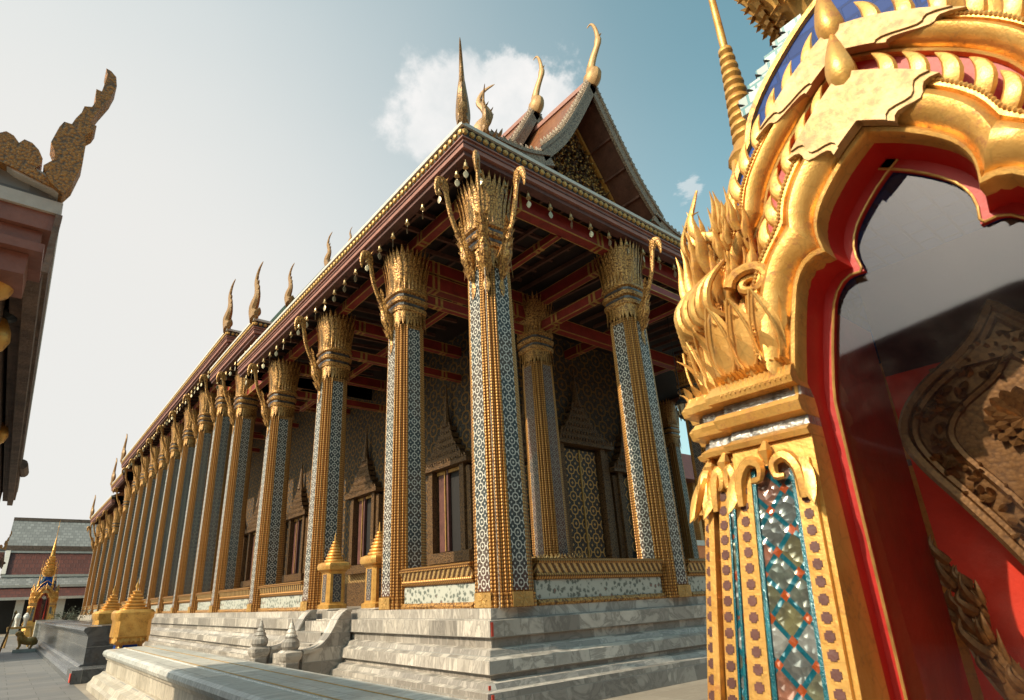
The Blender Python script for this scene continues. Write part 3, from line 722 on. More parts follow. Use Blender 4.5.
# --- roof finials
def finial_mb(h=2.0):
    """hooked naga finial, made in the X-Z plane with its hook to +X"""
    m = MB(); k = h/2
    path = cr([(0, 0, 0), (-.16*k, 0, .25*k), (-.20*k, 0, .52*k), (.06*k, 0, .82*k), (-.04*k, 0, 1.2*k), (-.22*k, 0, 1.55*k), (-.05*k, 0, 1.90*k), (.34*k, 0, 2.04*k)], 4)
    n = len(path); rad = [1.2*k*(.18*(1-i/(n-1))**.7+.008+.06*math.exp(-((i/(n-1)-.3)/.12)**2)) for i in range(n)]
    m.tube(path, rad, 8, .6, (0, 1, 0))
    for i in range(5, n-4, 3):
        p = path[i]; m.blade(p+Vector((rad[i]*.5, 0, 0)), (.9, 0, .5), (0, 0, 1), .22*k, .07*k, .05*k, .35)
    for j in range(3): m.blade((-.05*k+.2*j*k, 0, -.02), (.7, 0, .5), (0, 0, 1), .42*k-.06*j, .16*k, .09*k, .4)
    return m
def finial(x, y, z, a, h=2.0):
    key = 'fin%.1f' % h
    o = shared(key, finial_mb(h), 'roof_finial', 'weathered_gilt', temple, (x, y, z), R_(a)); return o
finial(5.30, 6.95, 9.86, -128, 1.95)
for y, l in ((19.33, 1.1), (23.1, 2.2)): finial(5.2, y+.1, ZE+l, -90, 2.15)
for y, l in ((50.9, 2.2), (54.8, 1.1), (67.2, 0)): finial(5.2, y-.15, ZE+l, 90, 2.15)
finial(8.6, 26.25, 15.55, -90, 2.1); finial(8.6, 21.45, 15.3, -90, 1.6); finial(8.5, 19.0, 15.0, -90, .8)
finial(8.55, 10.15, 13.95, -120, 1.6); finial(8.72, 10.3, 13.95, -60, 1.95); finial(9.6, 10.2, 13.95, -100, .5)
finial(19.3, 10.2, 13.95, -60, 1.7); finial(22.7, 6.95, 9.86, -50, 1.95)

# --- upper gabled roofs
def gable(y0, y1, za, name, drop=0.0, ped=True):
    e = part_empty(name, (13.95, y0, za-5), temple); cx = 13.95
    prof = cr([(0, za), (1.0, za-1.9), (2.05, za-3.65), (3.15, za-4.95)], 5)
    low = cr([(2.75, za-4.95), (3.9, za-5.35), (5.4, za-5.45)], 4)
    for sg in (-1, 1):
        for nm, P in (('roof_slope', prof), ('lower_slope', low)):
            s = MB(); n = len(P)
            s.loft([[(cx+sg*p.x, y, p.y-.0) for p in P]+[(cx+sg*(p.x-.10), y, p.y-.16) for p in P[::-1]] for y in (y0+.12, y1)])
            sl_ = s.build(nm, 'orange_tile' if nm == 'roof_slope' else 'green_tile', e)
            # soffit planks under the verge
            s = MB()
            s.loft([[(cx+sg*(p.x-.12), y, p.y-.19) for p in P]+[(cx+sg*(p.x-.13), y, p.y-.22) for p in P[::-1]] for y in (y0+.15, min(y1, y0+1.3))])
            for k in range(2, n-1, 3):
                p = P[k]; s.box(cx+sg*(p.x-.13)-.05, cx+sg*(p.x-.13)+.05, y0+.16, y0+1.28, p.y-.30, p.y-.20)
            s.build('verge_soffit', 'soffit_wood', sl_)
            # barge board with tooth crest
            s = MB(); 
            s.loft([[(cx+sg*p.x, y, p.y+.10) for p in P]+[(cx+sg*(p.x-.22), y, p.y-.26) for p in P[::-1]] for y in (y0, y0+.11)])
            s.loft([[(cx+sg*(p.x+.03), y, p.y+.14) for p in P]+[(cx+sg*(p.x-.02), y, p.y+.02) for p in P[::-1]] for y in (y0-.05, y0+.13)])
            bb = s.build('barge_board', 'barge_gilt', e)
            s = MB(); acc = 0; last = P[0]
            pts = [P[0]]
            for p in P[1:]:
                L = (p-last).length; k = 1
                while acc+L >= .23*len(pts): pts.append(last+(p-last)*((.23*len(pts)-acc)/L))
                acc += L; last = p
            for i, p in enumerate(pts[1:-1]):
                s.blade((cx+sg*p.x, y0+.04, p.y+.08), (sg*.75, 0, .66), (-sg*.5, 0, 1), .30, .17, .09, .35, 4)
            s.build('tooth_crest', 'barge_gilt', bb)
    # ridge
    s = MB(); s.bar((cx, y0+.1, za+.05), (cx, y1, za+.05), .2, .2); s.build('ridge', 'fascia_wood', e)
    # chofa: bulb and swan neck
    s = MB()
    path = cr([(cx, y0+.12, za-.15), (cx, y0-.08, za+.2), (cx, y0-.02, za+.55), (cx, y0-.22, za+1.0), (cx, y0-.50, za+1.45), (cx, y0-.52, za+1.95), (cx, y0-.44, za+2.4), (cx, y0-.30, za+2.65), (cx, y0-.12, za+2.62)], 4)
    n = len(path); rad = []
    for i in range(n):
        t = i/(n-1); rad.append(.02+.16*math.exp(-((t-.1)/.10)**2)+.23*(1-t)**1.2+.05*math.exp(-((t-.52)/.03)**2))
    s.tube(path, rad, 10, .75, (1, 0, 0)); s.blade(path[18], (0, -1, .1), (0, 0, 1), .22, .08, .08, .2)
    s.build('ridge_horn', 'aged_gold', e, smooth=True)
    if ped:
        s = MB(); y = y0+1.25
        P2 = [(0, za-1.1), (2.55, za-5.15), (-2.55, za-5.15)]
        s.prism(P2, lambda p, q, t: (cx+p, t, q), y, y+.2); pd = s.build('pediment', 'pediment_gold', e)
        s = MB()
        for k in range(150):
            q = random.uniform(0, 1)**.5; xx = random.uniform(-1, 1)*2.4*q; zz = za-1.2-3.85*q
            a = random.uniform(0, 6.28); s.blade((cx+xx, y, zz), (math.cos(a), -.4, math.sin(a)), (0, -1, .3), .28, .13, .08, .5, 4)
        s.build('scroll_relief', 'pediment_gold', pd)
        s = MB()
        for sg in (-1, 1): s.bar((cx+sg*.0, y-.05, za-.98), (cx+sg*2.62, y-.05, za-5.12), .10, .13)
        s.bar((cx-2.6, y-.05, za-5.2), (cx+2.6, y-.05, za-5.2), .1, .14)
        s.build('pediment_frame', 'bright_gold', pd)
        s = MB(); s.box(cx-4.9, cx+4.9, y+.02, y+.18, za-7.2, za-5.5); s.build('gable_wall', 'maroon_wood', e)
    return e
gable(10.2, 13.6, 19.45, 'front_gable'); gable(13.2, 21.5, 20.6, 'second_gable', ped=False); gable(21.4, 26.3, 20.85, 'third_gable', ped=False); gable(26.2, 48, 21.1, 'middle_gable', ped=False)
s = MB(); s.box(9.3, 18.6, 11.6, 48, 11.5, 14.2); s.box(9.3, 18.6, 48, 62, 11.5, 13.2); s.build('attic_wall', 'maroon_wood', temple)

# --- hanging eave bells (things)
def bell_mb():
    m = MB(); m.lathe([(.006, .0), (.006, -.06), (.022, -.065), (.03, -.09), (.034, -.14), (.055, -.19), (.05, -.195)], n=10); return m
def leaf_mb():
    m = MB(); m.tube([(0, 0, -.18), (0, 0, -.26)], .004, 4)
    m.loft([[(r*math.cos(a), .006*math.sin(a)*(1 if r else 0), z) for a in [2*math.pi*k/8 for k in range(8)]] for r, z in ((.004, -.25), (.04, -.29), (.055, -.34), (.035, -.40), (.004, -.43))]); return m
bells = []
def bell(x, y, z, label, rz):
    e = thing('eave_bell', (x, y, z), label, 'bell', 'small bells hanging under the temple eaves'); e.rotation_euler = (0, 0, rz)
    shared('bell', bell_mb(), 'bell_cup', 'glass_bell', e, (x, y, z)).location = (0, 0, 0)
    l = shared('bleaf', leaf_mb(), 'clapper_leaf', 'silver_leaf', e, (x, y, z)); l.location = (0, 0, 0); l.rotation_euler = (0, 0, random.uniform(-1, 1))
    return e
k = 0
ONES = 'first second third fourth fifth sixth seventh eighth ninth tenth eleventh twelfth thirteenth fourteenth fifteenth sixteenth seventeenth eighteenth nineteenth'.split()
TENS = {2: ('twentieth', 'twenty'), 3: ('thirtieth', 'thirty'), 4: ('fortieth', 'forty'), 5: ('fiftieth', 'fifty')}
def ordinal(n): return ONES[n-1] if n < 20 else (TENS[n//10][0] if n % 10 == 0 else TENS[n//10][1]+'-'+ONES[n % 10-1])
def bell_row(y0, y1, lift, tx):
    yy = y0; n = 1
    while yy < y1: bell(EX+.25, yy, ZE-.60+lift, ordinal(n)+tx, random.uniform(0, 3)); yy += .62; n += 1
bell_row(7.35, 20.6, 0, ' bell from the near corner under the low eave of the sunlit long side')
bell_row(19.6, 25.0, 1.1, ' bell from the near end under the short middle-height eave of the long side')
bell_row(23.4, 50.6, 2.2, ' tiny bell from the near end under the highest eave of the long side')
xx = 5.75; n = 1
while xx < 22.2: bell(xx, 7.06, ZE-.60, ordinal(n)+' bell from the corner under the eave of the shaded short front', random.uniform(0, 3)); xx += .62; n += 1
bell(5.36, 7.0, ZE-.66, 'gilt bell with a round disc clapper at the very corner of the near eave', 0)

# --- hanging lantern under the front porch
ln = thing('hanging_lantern', (14.2, 8.9, 6.0), 'small glass lantern on a thin rod in the dark porch beside the gilded pavilion', 'lantern')
s = MB(); s.tube([(14.2, 8.9, 6.5), (14.2, 8.9, 9.6)], .012, 5); s.build('rod', 'iron', ln)
s = MB(); s.lathe([(.04, 6.5), (.18, 6.38), (.20, 6.34), (.17, 6.32)], (14.2, 8.9, 0), 8)
for a in range(6): s.tube([(14.2+.17*math.cos(a*1.047), 8.9+.17*math.sin(a*1.047), 6.33), (14.2+.12*math.cos(a*1.047), 8.9+.12*math.sin(a*1.047), 5.98)], .012, 4)
s.lathe([(.13, 5.99), (.13, 5.96), (.03, 5.88), (.005, 5.82)], (14.2, 8.9, 0), 8); s.build('frame', 'iron', ln)
s = MB(); s.lathe([(.15, 6.31), (.16, 6.3), (.115, 6.0), (.1, 5.995)], (14.2, 8.9, 0), 6); s.build('glass', 'silver_leaf', ln)
# ------------------------------------------------------------------ boundary wall, near run
def low_wall(y0, y1, xo, xi, zt, label, capm, bodym, name='boundary_wall'):
    w = thing(name, ((xo+xi)/2, y0, 0), label, 'wall')
    def pr(mb, prof, m, nm, par):
        mb.loft([[(x, y, z) for x, z in prof] for y in (y0, y1)]); return mb.build(nm, m, par)
    pr(MB(), [(xo-.25, 0), (xo-.25, .12), (xo-.20, .16), (xo-.16, .24), (xo-.06, .27), (xo+.0, .32), (xi, .32), (xi, 0)], bodym, 'base', w)
    pr(MB(), [(xo+.05, .321), (xo+.05, zt-.20), (xi-.05, zt-.20), (xi-.05, .321)], bodym, 'body', w)
    pr(MB(), [(xo+.02, zt-.199), (xo+.0, zt-.15), (xi, zt-.15), (xi, zt-.199)], bodym, 'neck_moulding', w)
    pr(MB(), [(xo-.0, zt-.149), (xo-.04, zt-.13), (xo-.065, zt-.08), (xo-.05, zt-.03), (xo+.0, zt-.005), (xo+.07, zt), (xo+.30, zt), (xo+.31, zt+.012), (xi-.05, zt+.012), (xi, zt-.03), (xi, zt-.149)], capm, 'coping', w)
    if capm == 'cap_marble':
        for a in (.335, .72): j = MB(); j.box(xo+a, xo+a+.022, y0, y1-.02, zt+.013, zt+.017); j.build('ochre_joint', 'ochre_joint', w)
    return w
low_wall(-4, 15.9, 1.98, 3.05, .74, 'low wide marble wall with rounded coping and cream face, in the foreground below the stair', 'cap_marble', 'wall_marble')
w2 = low_wall(18.4, 42.5, 1.80, 2.9, 1.16, 'dark grey marble wall running away beyond the two golden gate posts', 'grey_marble', 'grey_marble')
s = MB(); s.box(1.53, 1.545, 17.28, 17.5, .04, .22); s.build('paint_mark', 'signal_red', w2)
s = MB(); s.box(1.55, 2.9, 17.3, 18.39, 0, .28); s.build('wall_foot', 'grey_marble', w2)
s = MB(); s.box(1.70, 2.9, 42.52, 43.2, 0, 1.2); s.box(1.5, 3.0, 42.55, 43.4, 0, .35); s.build('end_block', 'wall_marble', w2)

def gate_post(x, y, label):
    e = thing('gate_post', (x, y, 0), label, 'post', 'golden posts at the gap in the wall'); e.scale = (.88, .88, .97)
    c = (x, y, 0)
    s = MB(); s.lathe([(.52, 0), (.52, .16), (.44, .22), (.40, .30)], c, 24, .96); s.build('foot', 'grey_marble', e)
    s = MB(); s.lathe([(.36, .301), (.36, .4), (.31, .45), (.30, .80)], c, 24, .96)
    s.build('shaft', 'beaded_gold', e)
    s = MB()
    for r in range(4):
        f = rot_pts(r); s.q([f(Vector(p))+Vector(c) for p in ((.318, -.17, .47), (.318, .17, .47), (.308, .17, .80), (.308, -.17, .80))])
    s.build('mosaic_panel', 'blue_tile', e)
    s = MB(); s.lathe([(.31, .801), (.40, .88), (.38, .93), (.43, .98), (.42, 1.32), (.46, 1.38), (.47, 1.50), (.42, 1.56)], c, 24, .92)
    for k in range(24):
        a = 2*math.pi*k/24; kk = 1/max(abs(math.cos(a)), abs(math.sin(a))); kk = 1+(kk-1)*.9
        s.blade((x+.38*kk*math.cos(a), y+.38*kk*math.sin(a), 1.0), (0, 0, -1), (math.cos(a), math.sin(a), 0), .17, .10, .04, .15, 4)
    s.build('lotus_block', 'bright_gold', e)
    s = MB(); pr = [(.34, 1.561)]; z = 1.57; r = .29
    for k in range(6): pr += [(r+.03, z+.012), (r+.04, z+.04), (r-.04, z+.058), (r-.045, z+.072)]; z += .076; r -= .045
    pr += [(.035, z+.03), (.045, z+.07), (.01, z+.18), (.003, z+.26)]
    s.lathe(pr, c, 24, .6); s.build('tiered_cap', 'leaf_gold', e)
    return e
gate_post(2.5, 16.75, 'nearer golden gate post with stepped pointed cap, right of its twin at the wall end')
gate_post(2.5, 20.6, 'farther golden gate post, left of and partly behind the nearer one')

# ------------------------------------------------------------------ gilded shrine pavilion (near) -- local frame, face looks to -X
FX = -.68
def seg(pts, n): 
    """resample polyline (dy,z) to n points by arc length"""
    P = [Vector(p) for p in pts]; L = [0]
    for a, b_ in zip(P, P[1:]): L.append(L[-1]+(b_-a).length)
    out = []
    for k in range(n):
        t = L[-1]*k/(n-1); i = 0
        while i < len(L)-2 and L[i+1] < t: i += 1
        out.append(P[i]+(P[i+1]-P[i])*((t-L[i])/max(1e-9, L[i+1]-L[i])))
    return out
op1 = cr([(.322, 1.95), (.318, 2.01), (.295, 2.12), (.275, 2.20), (.25, 2.28), (.21, 2.325), (.165, 2.325)], 4)
op2 = cr([(.165, 2.325), (.172, 2.39), (.155, 2.45), (.115, 2.505), (.06, 2.56), (0, 2.605)], 4)
b1o1 = cr([(.40, 2.10), (.395, 2.20), (.375, 2.29), (.33, 2.38), (.28, 2.44), (.255, 2.475)], 4)
b1o2 = cr([(.255, 2.475), (.235, 2.54), (.19, 2.61), (.13, 2.675), (.07, 2.73), (0, 2.785)], 4)
b2i1 = cr([(.44, 2.24), (.43, 2.33), (.40, 2.42), (.355, 2.50), (.31, 2.56)], 4)
b2i2 = cr([(.31, 2.56), (.285, 2.63), (.23, 2.71), (.15, 2.79), (.08, 2.85), (0, 2.90)], 4)
b2o1 = cr([(.51, 2.24), (.50, 2.36), (.46, 2.46), (.41, 2.55), (.375, 2.60)], 4)
b2o2 = cr([(.375, 2.60), (.35, 2.68), (.29, 2.77), (.20, 2.86), (.10, 2.94), (0, 2.995)], 4)
ZO = 0.0
def band(mb, ins, outs, x0, prof, thick, n=16):
    """sweep prof [(t, dx)] between matching inner / outer curves, both halves"""
    for sg in (-1, 1):
        for a, b_ in zip(ins, outs):
            A, B = seg(a, n), seg(b_, n); rings = []
            for p, q in zip(A, B):
                r = [(x0+dx, sg*(p.x+(q.x-p.x)*t), p.y+(q.y-p.y)*t) for t, dx in prof]
                r += [(x0+thick, sg*q.x, q.y), (x0+thick, sg*p.x, p.y)]
                rings.append(r)
            mb.loft(rings, True, True)
def crest(mb, curve, x0, step, L, w, start=.03, lean=.25):
    P = [Vector(p) for c in curve for p in c]; acc = 0; nxt = start; last = P[0]; out = []
    for p in P[1:]:
        d = (p-last).length
        while d > 1e-6 and acc+d >= nxt:
            t = (nxt-acc)/d; out.append((last+(p-last)*t, (p-last).normalized())); nxt += step
        acc += d; last = p
    for p, d in out[:-1]:
        nrm = Vector((d.y, -d.x))
        for sg in (-1, 1):
            dr = Vector((0, sg*(nrm.x*.5+d.x*lean), nrm.y*.7+d.y*lean+.6)).normalized()
            # comma leaf: fat belly, hooked tip, ridge facing forward
            base = Vector((x0, sg*p.x, p.y))
            path = [base-dr*.01, base+dr*L*.35+Vector((-.012, sg*.012, 0)), base+dr*L*.7+Vector((-.008, sg*.004, .01)), base+dr*L+Vector((0, -sg*.018, .02))]
            mb.tube(cr(path, 3), [w*.46, w*.56, w*.60, w*.58, w*.52, w*.45, w*.36, w*.25, w*.13, .001], 8, .55, (1, 0, 0))
PAV = {}
def face_parts():
    d = {}
    cove = [(0, 0), (.05, -.012), (.12, -.015), (.20, -.004), (.32, -.030), (.5, -.045), (.68, -.048), (.8, -.038), (.86, -.022), (.90, -.034), (1, -.034)]
    m = MB(); band(m, (op1, op2), (b1o1, b1o2), FX, cove, .10); d['inner_arch_band'] = (m, 'leaf_gold', None)
    m = MB(); band(m, (b2i1, b2i2), (b2o1, b2o2), FX+.05, cove, .10); d['outer_arch_band'] = (m, 'leaf_gold', None)
    # scalloped apex plates lapped over both bands
    m = MB()
    for (i2, o2, x0) in ((op2, b1o2, FX-.052), (b2i2, b2o2, FX-.002)):
        A, B = seg(i2, 24), seg(o2, 24)
        for sg in (-1, 1):
            for (off, th) in ((0, 0), (.055, .006)):
                rows = []
                for t in [k/10 for k in range(11)]:
                    s0 = .40+off+.34*(1-t)+.035*math.sin(t*9.4)
                    row = []
                    for j in range(9):
                        u = s0+(1-s0)*j/8; k = u*23; i = min(22, int(k)); f = k-i
                        pa, pb = A[i].lerp(A[i+1], f), B[i].lerp(B[i+1], f); q = pa.lerp(pb, .12+.95*t)
                        row.append((x0-th, sg*q.x, q.y))
                    rows.append(row)
                n0 = len(m.v)
                m.loft(rows, False, False)
                m.loft([[(x, y, z), (x+.02, y, z)] for x, y, z in [r[0] for r in rows]], False, False)
                m.loft([[(x, y, z), (x+.03, y, z)] for x, y, z in rows[0]], False, False)
                m.loft([[(x, y, z), (x+.03, y, z)] for x, y, z in rows[-1]], False, False)
    d['apex_plate'] = (m, 'plate_gold', None)
    # red ground between bands
    m = MB()
    for sg in (-1, 1):
        for a, b_ in ((b1o1, b2i1), (b1o2, b2i2)):
            A, B = seg(a, 14), seg(b_, 14)
            A = [Vector((p.x-.02, p.y-.02)) for p in A]; B = [Vector((p.x+.02, p.y+.02)) for p in B]
            m.loft([[(FX+.055, sg*p.x, p.y) for p in A], [(FX+.055, sg*p.x, p.y) for p in B]], False, False)
    d['arch_ground'] = (m, 'red_paint', None)
    m = MB(); crest(m, (b1o1, b1o2), FX+.015, .078, .105, .038); crest(m, (b2o1, b2o2), FX+.07, .084, .125, .040)
    for z, x0, s_ in ((2.785, FX-.02, 1.0), (2.995, FX+.03, 1.1)):
        m.tube(cr([(x0, 0, z-.06), (x0-.02, 0, z), (x0-.025, 0, z+.05*s_), (x0-.01, 0, z+.12*s_), (x0+.02, 0, z+.20*s_)], 3), [.014, .023, .031, .036, .037, .036, .033, .029, .025, .020, .014, .008, .002], 10, .9, (1, 0, 0))
    d['crest_leaves'] = (m, 'leaf_gold', 1)
    # beaded cords along the band edges
    m = MB()
    for (cs, x0, r0, off) in (((op1, op2), FX-.004, .0055, .008), ((b1o1, b1o2), FX-.036, .006, 0), ((b2i1, b2i2), FX+.046, .005, .008), ((b2o1, b2o2), FX+.014, .006, 0)):
        for sg in (-1, 1):
            for c_ in cs:
                L_ = sum((b_-a).length for a, b_ in zip(c_, c_[1:])); n_ = int(L_/.0055)
                P_ = seg(c_, max(n_, 4))
                m.tube([(x0, sg*(p.x+off), p.y+off) for p in P_], [r0 if k % 2 else r0*.45 for k in range(len(P_))], 6, 1.0, (1, 0, 0))
    d['bead_cord'] = (m, 'leaf_gold', None)
    # red reveal inside the opening
    m = MB(); full = [Vector((.348, .95))]+op1+op2[1:]
    for sg in (-1, 1):
        m.loft([[(FX+.02, sg*(p.x+.004), p.y+.004), (FX+.115, sg*(p.x-.012), p.y-.010), (FX+.115, sg*(p.x-.035), p.y-.03), (FX+.135, sg*(p.x-.035), p.y-.03)] for p in full], False, False)
    d['arch_reveal'] = (m, 'red_paint', None)
    m = MB()
    for sg in (-1, 1): m.tube([(FX+.112, sg*(p.x-.034), p.y-.03) for p in full[::2]], .0035, 5)
    d['gilt_fillet'] = (m, 'dull_gold', None)
    m = MB(); poly = [(p.x+.01, p.y+.01) for p in full]; out = poly+[(-x, z) for x, z in poly[::-1][1:]]
    m.q([(FX+.128, y, z) for y, z in out]); d['glass_pane'] = (m, 'pane_glass', None)
    # first and second roof tiers behind the bands (blue glazed, gilt verge)
    m = MB(); g = MB()
    for (sc_, dz, xa, xb) in ((1.0, .0, FX+.12, -.30), (.97, .36, FX+.20, -.05)):
        C = [Vector((p.x*sc_, (p.y-2.24)*sc_+2.24+dz)) for p in (b2o1+b2o2[1:])]
        lowp = [Vector((.66*sc_, 2.34+dz))]
        for sg in (-1, 1):
            m.loft([[(xa, sg*p.x, p.y) for p in C], [(xb, sg*p.x, p.y) for p in C]], False, False)
            m.loft([[(xa+.002, sg*max(.0, p.x-.12), p.y-.12) for p in C], [(xa+.002, sg*p.x, p.y) for p in C]], False, False)
            if dz: m.loft([[(xa+.006, 0, p.y-.02) for p in C], [(xa+.006, sg*(p.x-.01), p.y-.01) for p in C]], False, False)
            g.tube([(xa, sg*(p.x+.01), p.y+.01) for p in C[::2]], .016, 6)
    d['blue_roof'] = (m, 'blue_tile', None); d['gilt_verge'] = (g, 'bright_gold', None)
    return d
def pillar_parts():
    """corner pillar at (-,+) corner, redented in three steps"""
    d = {}; X0, Y1 = FX, .66
    st = [(0, 0), (.07, .055), (.14, .11)]
    def plan(g):  # outline with grow g
        return [(X0-g, .318), (X0-g, .585+g), (X0+.03-g, .585+g), (X0+.03-g, .66+g), (X0+.06-g, .66+g), (X0+.06-g, .735+g), (X0+.355, .735+g), (X0+.355, .318)]
    def lv(m, lst):
        m.loft([[(x, y, z) for x, y in plan(g)] for g, z in lst])
    m = MB(); lv(m, [(.05, .75), (.05, .86), (.03, .88), (.03, .95), (.0, .98), (0, 1.86)]); d['shaft'] = (m, 'bright_gold')
    m = MB(); lv(m, [(.012, 1.861), (.02, 1.875), (.0, 1.89)]); lv(m, [(.0, 1.915), (.03, 1.925), (.04, 1.95), (.03, 1.965), (.005, 1.97)]); lv(m, [(.005, 1.995), (.045, 2.0), (.05, 2.02), (.03, 2.05), (.01, 2.06)]); d['cornice'] = (m, 'leaf_gold')
    m = MB(); lv(m, [(.0, 1.89), (.0, 1.914)]); lv(m, [(.01, 1.971), (.01, 1.994)]); d['mirror_band'] = (m, 'mirror_band')
    # pierced border strips
    m = MB()
    def strip(x, y0, y1, z0=1.0, z1=1.80): m.box(x-.014, x+.002, y0, y1, z0, z1)
    strip(X0, .332, .382); strip(X0, .520, .575); strip(X0+.03, .624, .658); strip(X0+.06, .698, .733)
    def stripy(y, x0, x1, z0=1.0, z1=1.80): m.box(x0, x1, y-.002, y+.014, z0, z1)
    d['pierced_strip'] = (m, 'leaf_gold')
    h_ = MB()
    for (x, y0, y1) in ((X0, .332, .382), (X0, .520, .575), (X0+.03, .624, .658), (X0+.06, .698, .733)):
        yc = (y0+y1)/2; z = 1.02
        while z < 1.79:
            h = .0125
            h_.box(x-.0165, x-.0125, yc-h, yc+h, z-h*.6, z+h*.6); h_.box(x-.0164, x-.0126, yc-h*.6, yc+h*.6, z-h, z+h); z += .04
    m.add(h_, mi=1); d['pierced_strip'] = (m, 'leaf_gold|maroon_wood')
    m = MB(); m.box(X0-.004, X0+.01, .383, .519, 1.0, 1.80); m.box(X0+.022, X0+.04, .588, .620, 1.0, 1.8); m.box(X0+.052, X0+.07, .663, .694, 1.0, 1.8); d['mosaic_panel'] = (m, 'diamond_mosaic')
    m = MB()
    for y in (.389, .513): m.box(X0-.010, X0, y-.006, y+.006, 1.0, 1.79)
    m.box(X0+.016, X0+.03, .600, .607, 1.0, 1.8); m.box(X0+.016, X0+.03, .618, .623, 1.0, 1.8); m.box(X0+.046, X0+.06, .676, .682, 1.0, 1.8); m.box(X0+.046, X0+.06, .692, .697, 1.0, 1.8); d['teal_edge'] = (m, 'teal_glass')
    # scroll heads over panel and strips
    m = MB()
    for (yc, x, w) in ((.456, X0-.014, .075), (.626, X0+.02, .03), (.70, X0+.05, .03)):
        for sg in (-1, 1):
            pts = [(x-.004, yc+sg*w*1.3, 1.70), (x-.01, yc+sg*w*1.25, 1.775), (x-.012, yc+sg*w*.8, 1.815), (x-.012, yc+sg*w*.3, 1.80), (x-.012, yc+sg*w*.35, 1.765), (x-.012, yc+sg*w*.7, 1.762)]
            m.tube(cr(pts, 3), [.014, .016, .017, .018, .018, .018, .017, .017, .016, .015, .014, .012, .011, .010, .009, .008], 6)
            m.blade((x-.004, yc+sg*w*1.35, 1.80), (-.1, sg*.25, -1), (-1, 0, 0), .13, .05, .02, .1)
        m.tube([(x-.006, yc, 1.80), (x-.014, yc, 1.835), (x-.006, yc, 1.862)], [.008, .022, .008], 6)
    d['scroll_head'] = (m, 'leaf_gold')
    # lotus capital
    m = MB(); lv(m, [(-.02, 2.061), (-.02, 2.3)])
    spots = []
    for t in range(3): spots.append((X0-.005, .37+.085*t, (-1, 0, 0)))
    spots += [(X0+.06, .625, (-.8, .6, 0)), (X0+.125, .70, (-.7, .7, 0))]
    for (x, y, o) in spots:
        m.blade((x, y, 2.055), (o[0]*.08, o[1]*.03, 1), o, .25, .105, .05, .24 if abs(o[0]) > .9 else .12, 7, .5, .1)
        m.blade((x+o[0]*.012, y+o[1]*.006+.0, 2.055), (o[0]*.15, o[1]*.05, 1), o, .12, .06, .035, .3, 5, .5)
    for (x, y, o) in spots:
        m.blade((x-o[0]*.01+.0, y-o[1]*.01+.045*(1 if abs(o[0]) > .5 else 0), 2.06), (0, 0, 1), o, .26, .06, .03, .12, 6, .5)
    for (x, y, o) in spots:
        ov = Vector(o); sd = Vector((-o[1], o[0], 0)).normalized()
        for sg in (-1, 1):
            b_ = Vector((x, y, 2.06))+ov*.022
            m.tube(cr([b_+sd*sg*.012, b_+sd*sg*.040+Vector((0, 0, .06))+ov*.012, b_+sd*sg*.036+Vector((0, 0, .13))+ov*.03, b_+sd*sg*.012+Vector((0, 0, .20))+ov*.045, b_+sd*sg*.002+Vector((0, 0, .225))+ov*.05], 3), .0045, 5)
            m.blade(b_+sd*sg*.045+Vector((0, 0, .10))-ov*.01, sd*sg*.5+Vector((0, 0, 1)), ov, .10, .03, .02, .5, 4)
    for k in range(26):
        t = k/25
        if t < .55: x, y, o = X0-.012, .335+.40*t/.55*.62+.0, (-1, 0, 0)
        else: x, y, o = X0+.02+.30*(t-.55)/.45, .755, (0, 1, 0)
        m.blade((x, y, 2.052), (o[0]*.5, o[1]*.3, .8), o, .05, .024, .016, .5, 3)
        m.blade((x+o[0]*.02, y+o[1]*.01, 2.05), (o[0]*.3, o[1]*.2, -1), o, .045, .022, .014, .2, 3)
    d['lotus_capital'] = (m, 'leaf_gold')
    # flame cluster: naga heads and flames rising from the corner
    m = MB(); rnd = random.Random(5)
    def flame(b_, dr, L, w, cu=.35):
        b_, dr = Vector(b_), Vector(dr).normalized(); o = Vector((-.35, .22, .1)); sd = dr.cross(o).normalized()
        P = [b_, b_+dr*L*.3+o*L*.08, b_+dr*L*.6+o*L*.02+sd*L*.05, b_+dr*L*.85-o*L*.06+Vector((0, 0, L*.08)), b_+dr*L-o*L*.02+Vector((0, 0, L*.22))]
        m.tube(cr(P, 3), [w*.5, w*.62, w*.7, w*.72, w*.7, w*.64, w*.56, w*.46, w*.36, w*.26, w*.17, w*.09, .001], 7, .6, sd)
    for k in range(64):
        t = rnd.random(); z = 2.27+.30*rnd.random(); r = .02+.10*rnd.random()
        y = .46+.24*t; x = X0+.17*max(0, t-.2)-.02+rnd.uniform(-.02, .04)
        flame((x, y, z), (-.15+rnd.uniform(-.15, .15), .02+.25*(t-.3)+rnd.uniform(-.12, .12), 1.1), rnd.uniform(.08, .145), rnd.uniform(.014, .025))
    for k, (x, y, z, a) in enumerate(((X0-.02, .60, 2.42, .1), (X0+.04, .66, 2.40, .1), (X0+.12, .71, 2.36, .2), (X0+.0, .58, 2.30, .1))):
        flame((x, y, z), (-.15, .05+a*.3, 1.1), .19, .03)
    for k in range(4):
        flame((X0+.12+.03*k, .74, 2.10+.05*k), (-.1, .12, 1), .18, .028)
    # the tall curling horn against the sky
    m.tube(cr([(X0+.07, .52, 2.52), (X0+.03, .58, 2.56), (X0+.02, .64, 2.60), (X0+.02, .655, 2.66), (X0+.03, .635, 2.73), (X0+.04, .62, 2.78)], 4), [.026-.0011*i for i in range(21)], 8, .7, (1, 0, 0))
    # coiled neck
    cpts = []
    for k in range(22):
        a = k*.52; r = .062*(1-k/26); cpts.append((X0-.05+.0015*k, .475+r*math.cos(a), 2.325+r*math.sin(a)*.75))
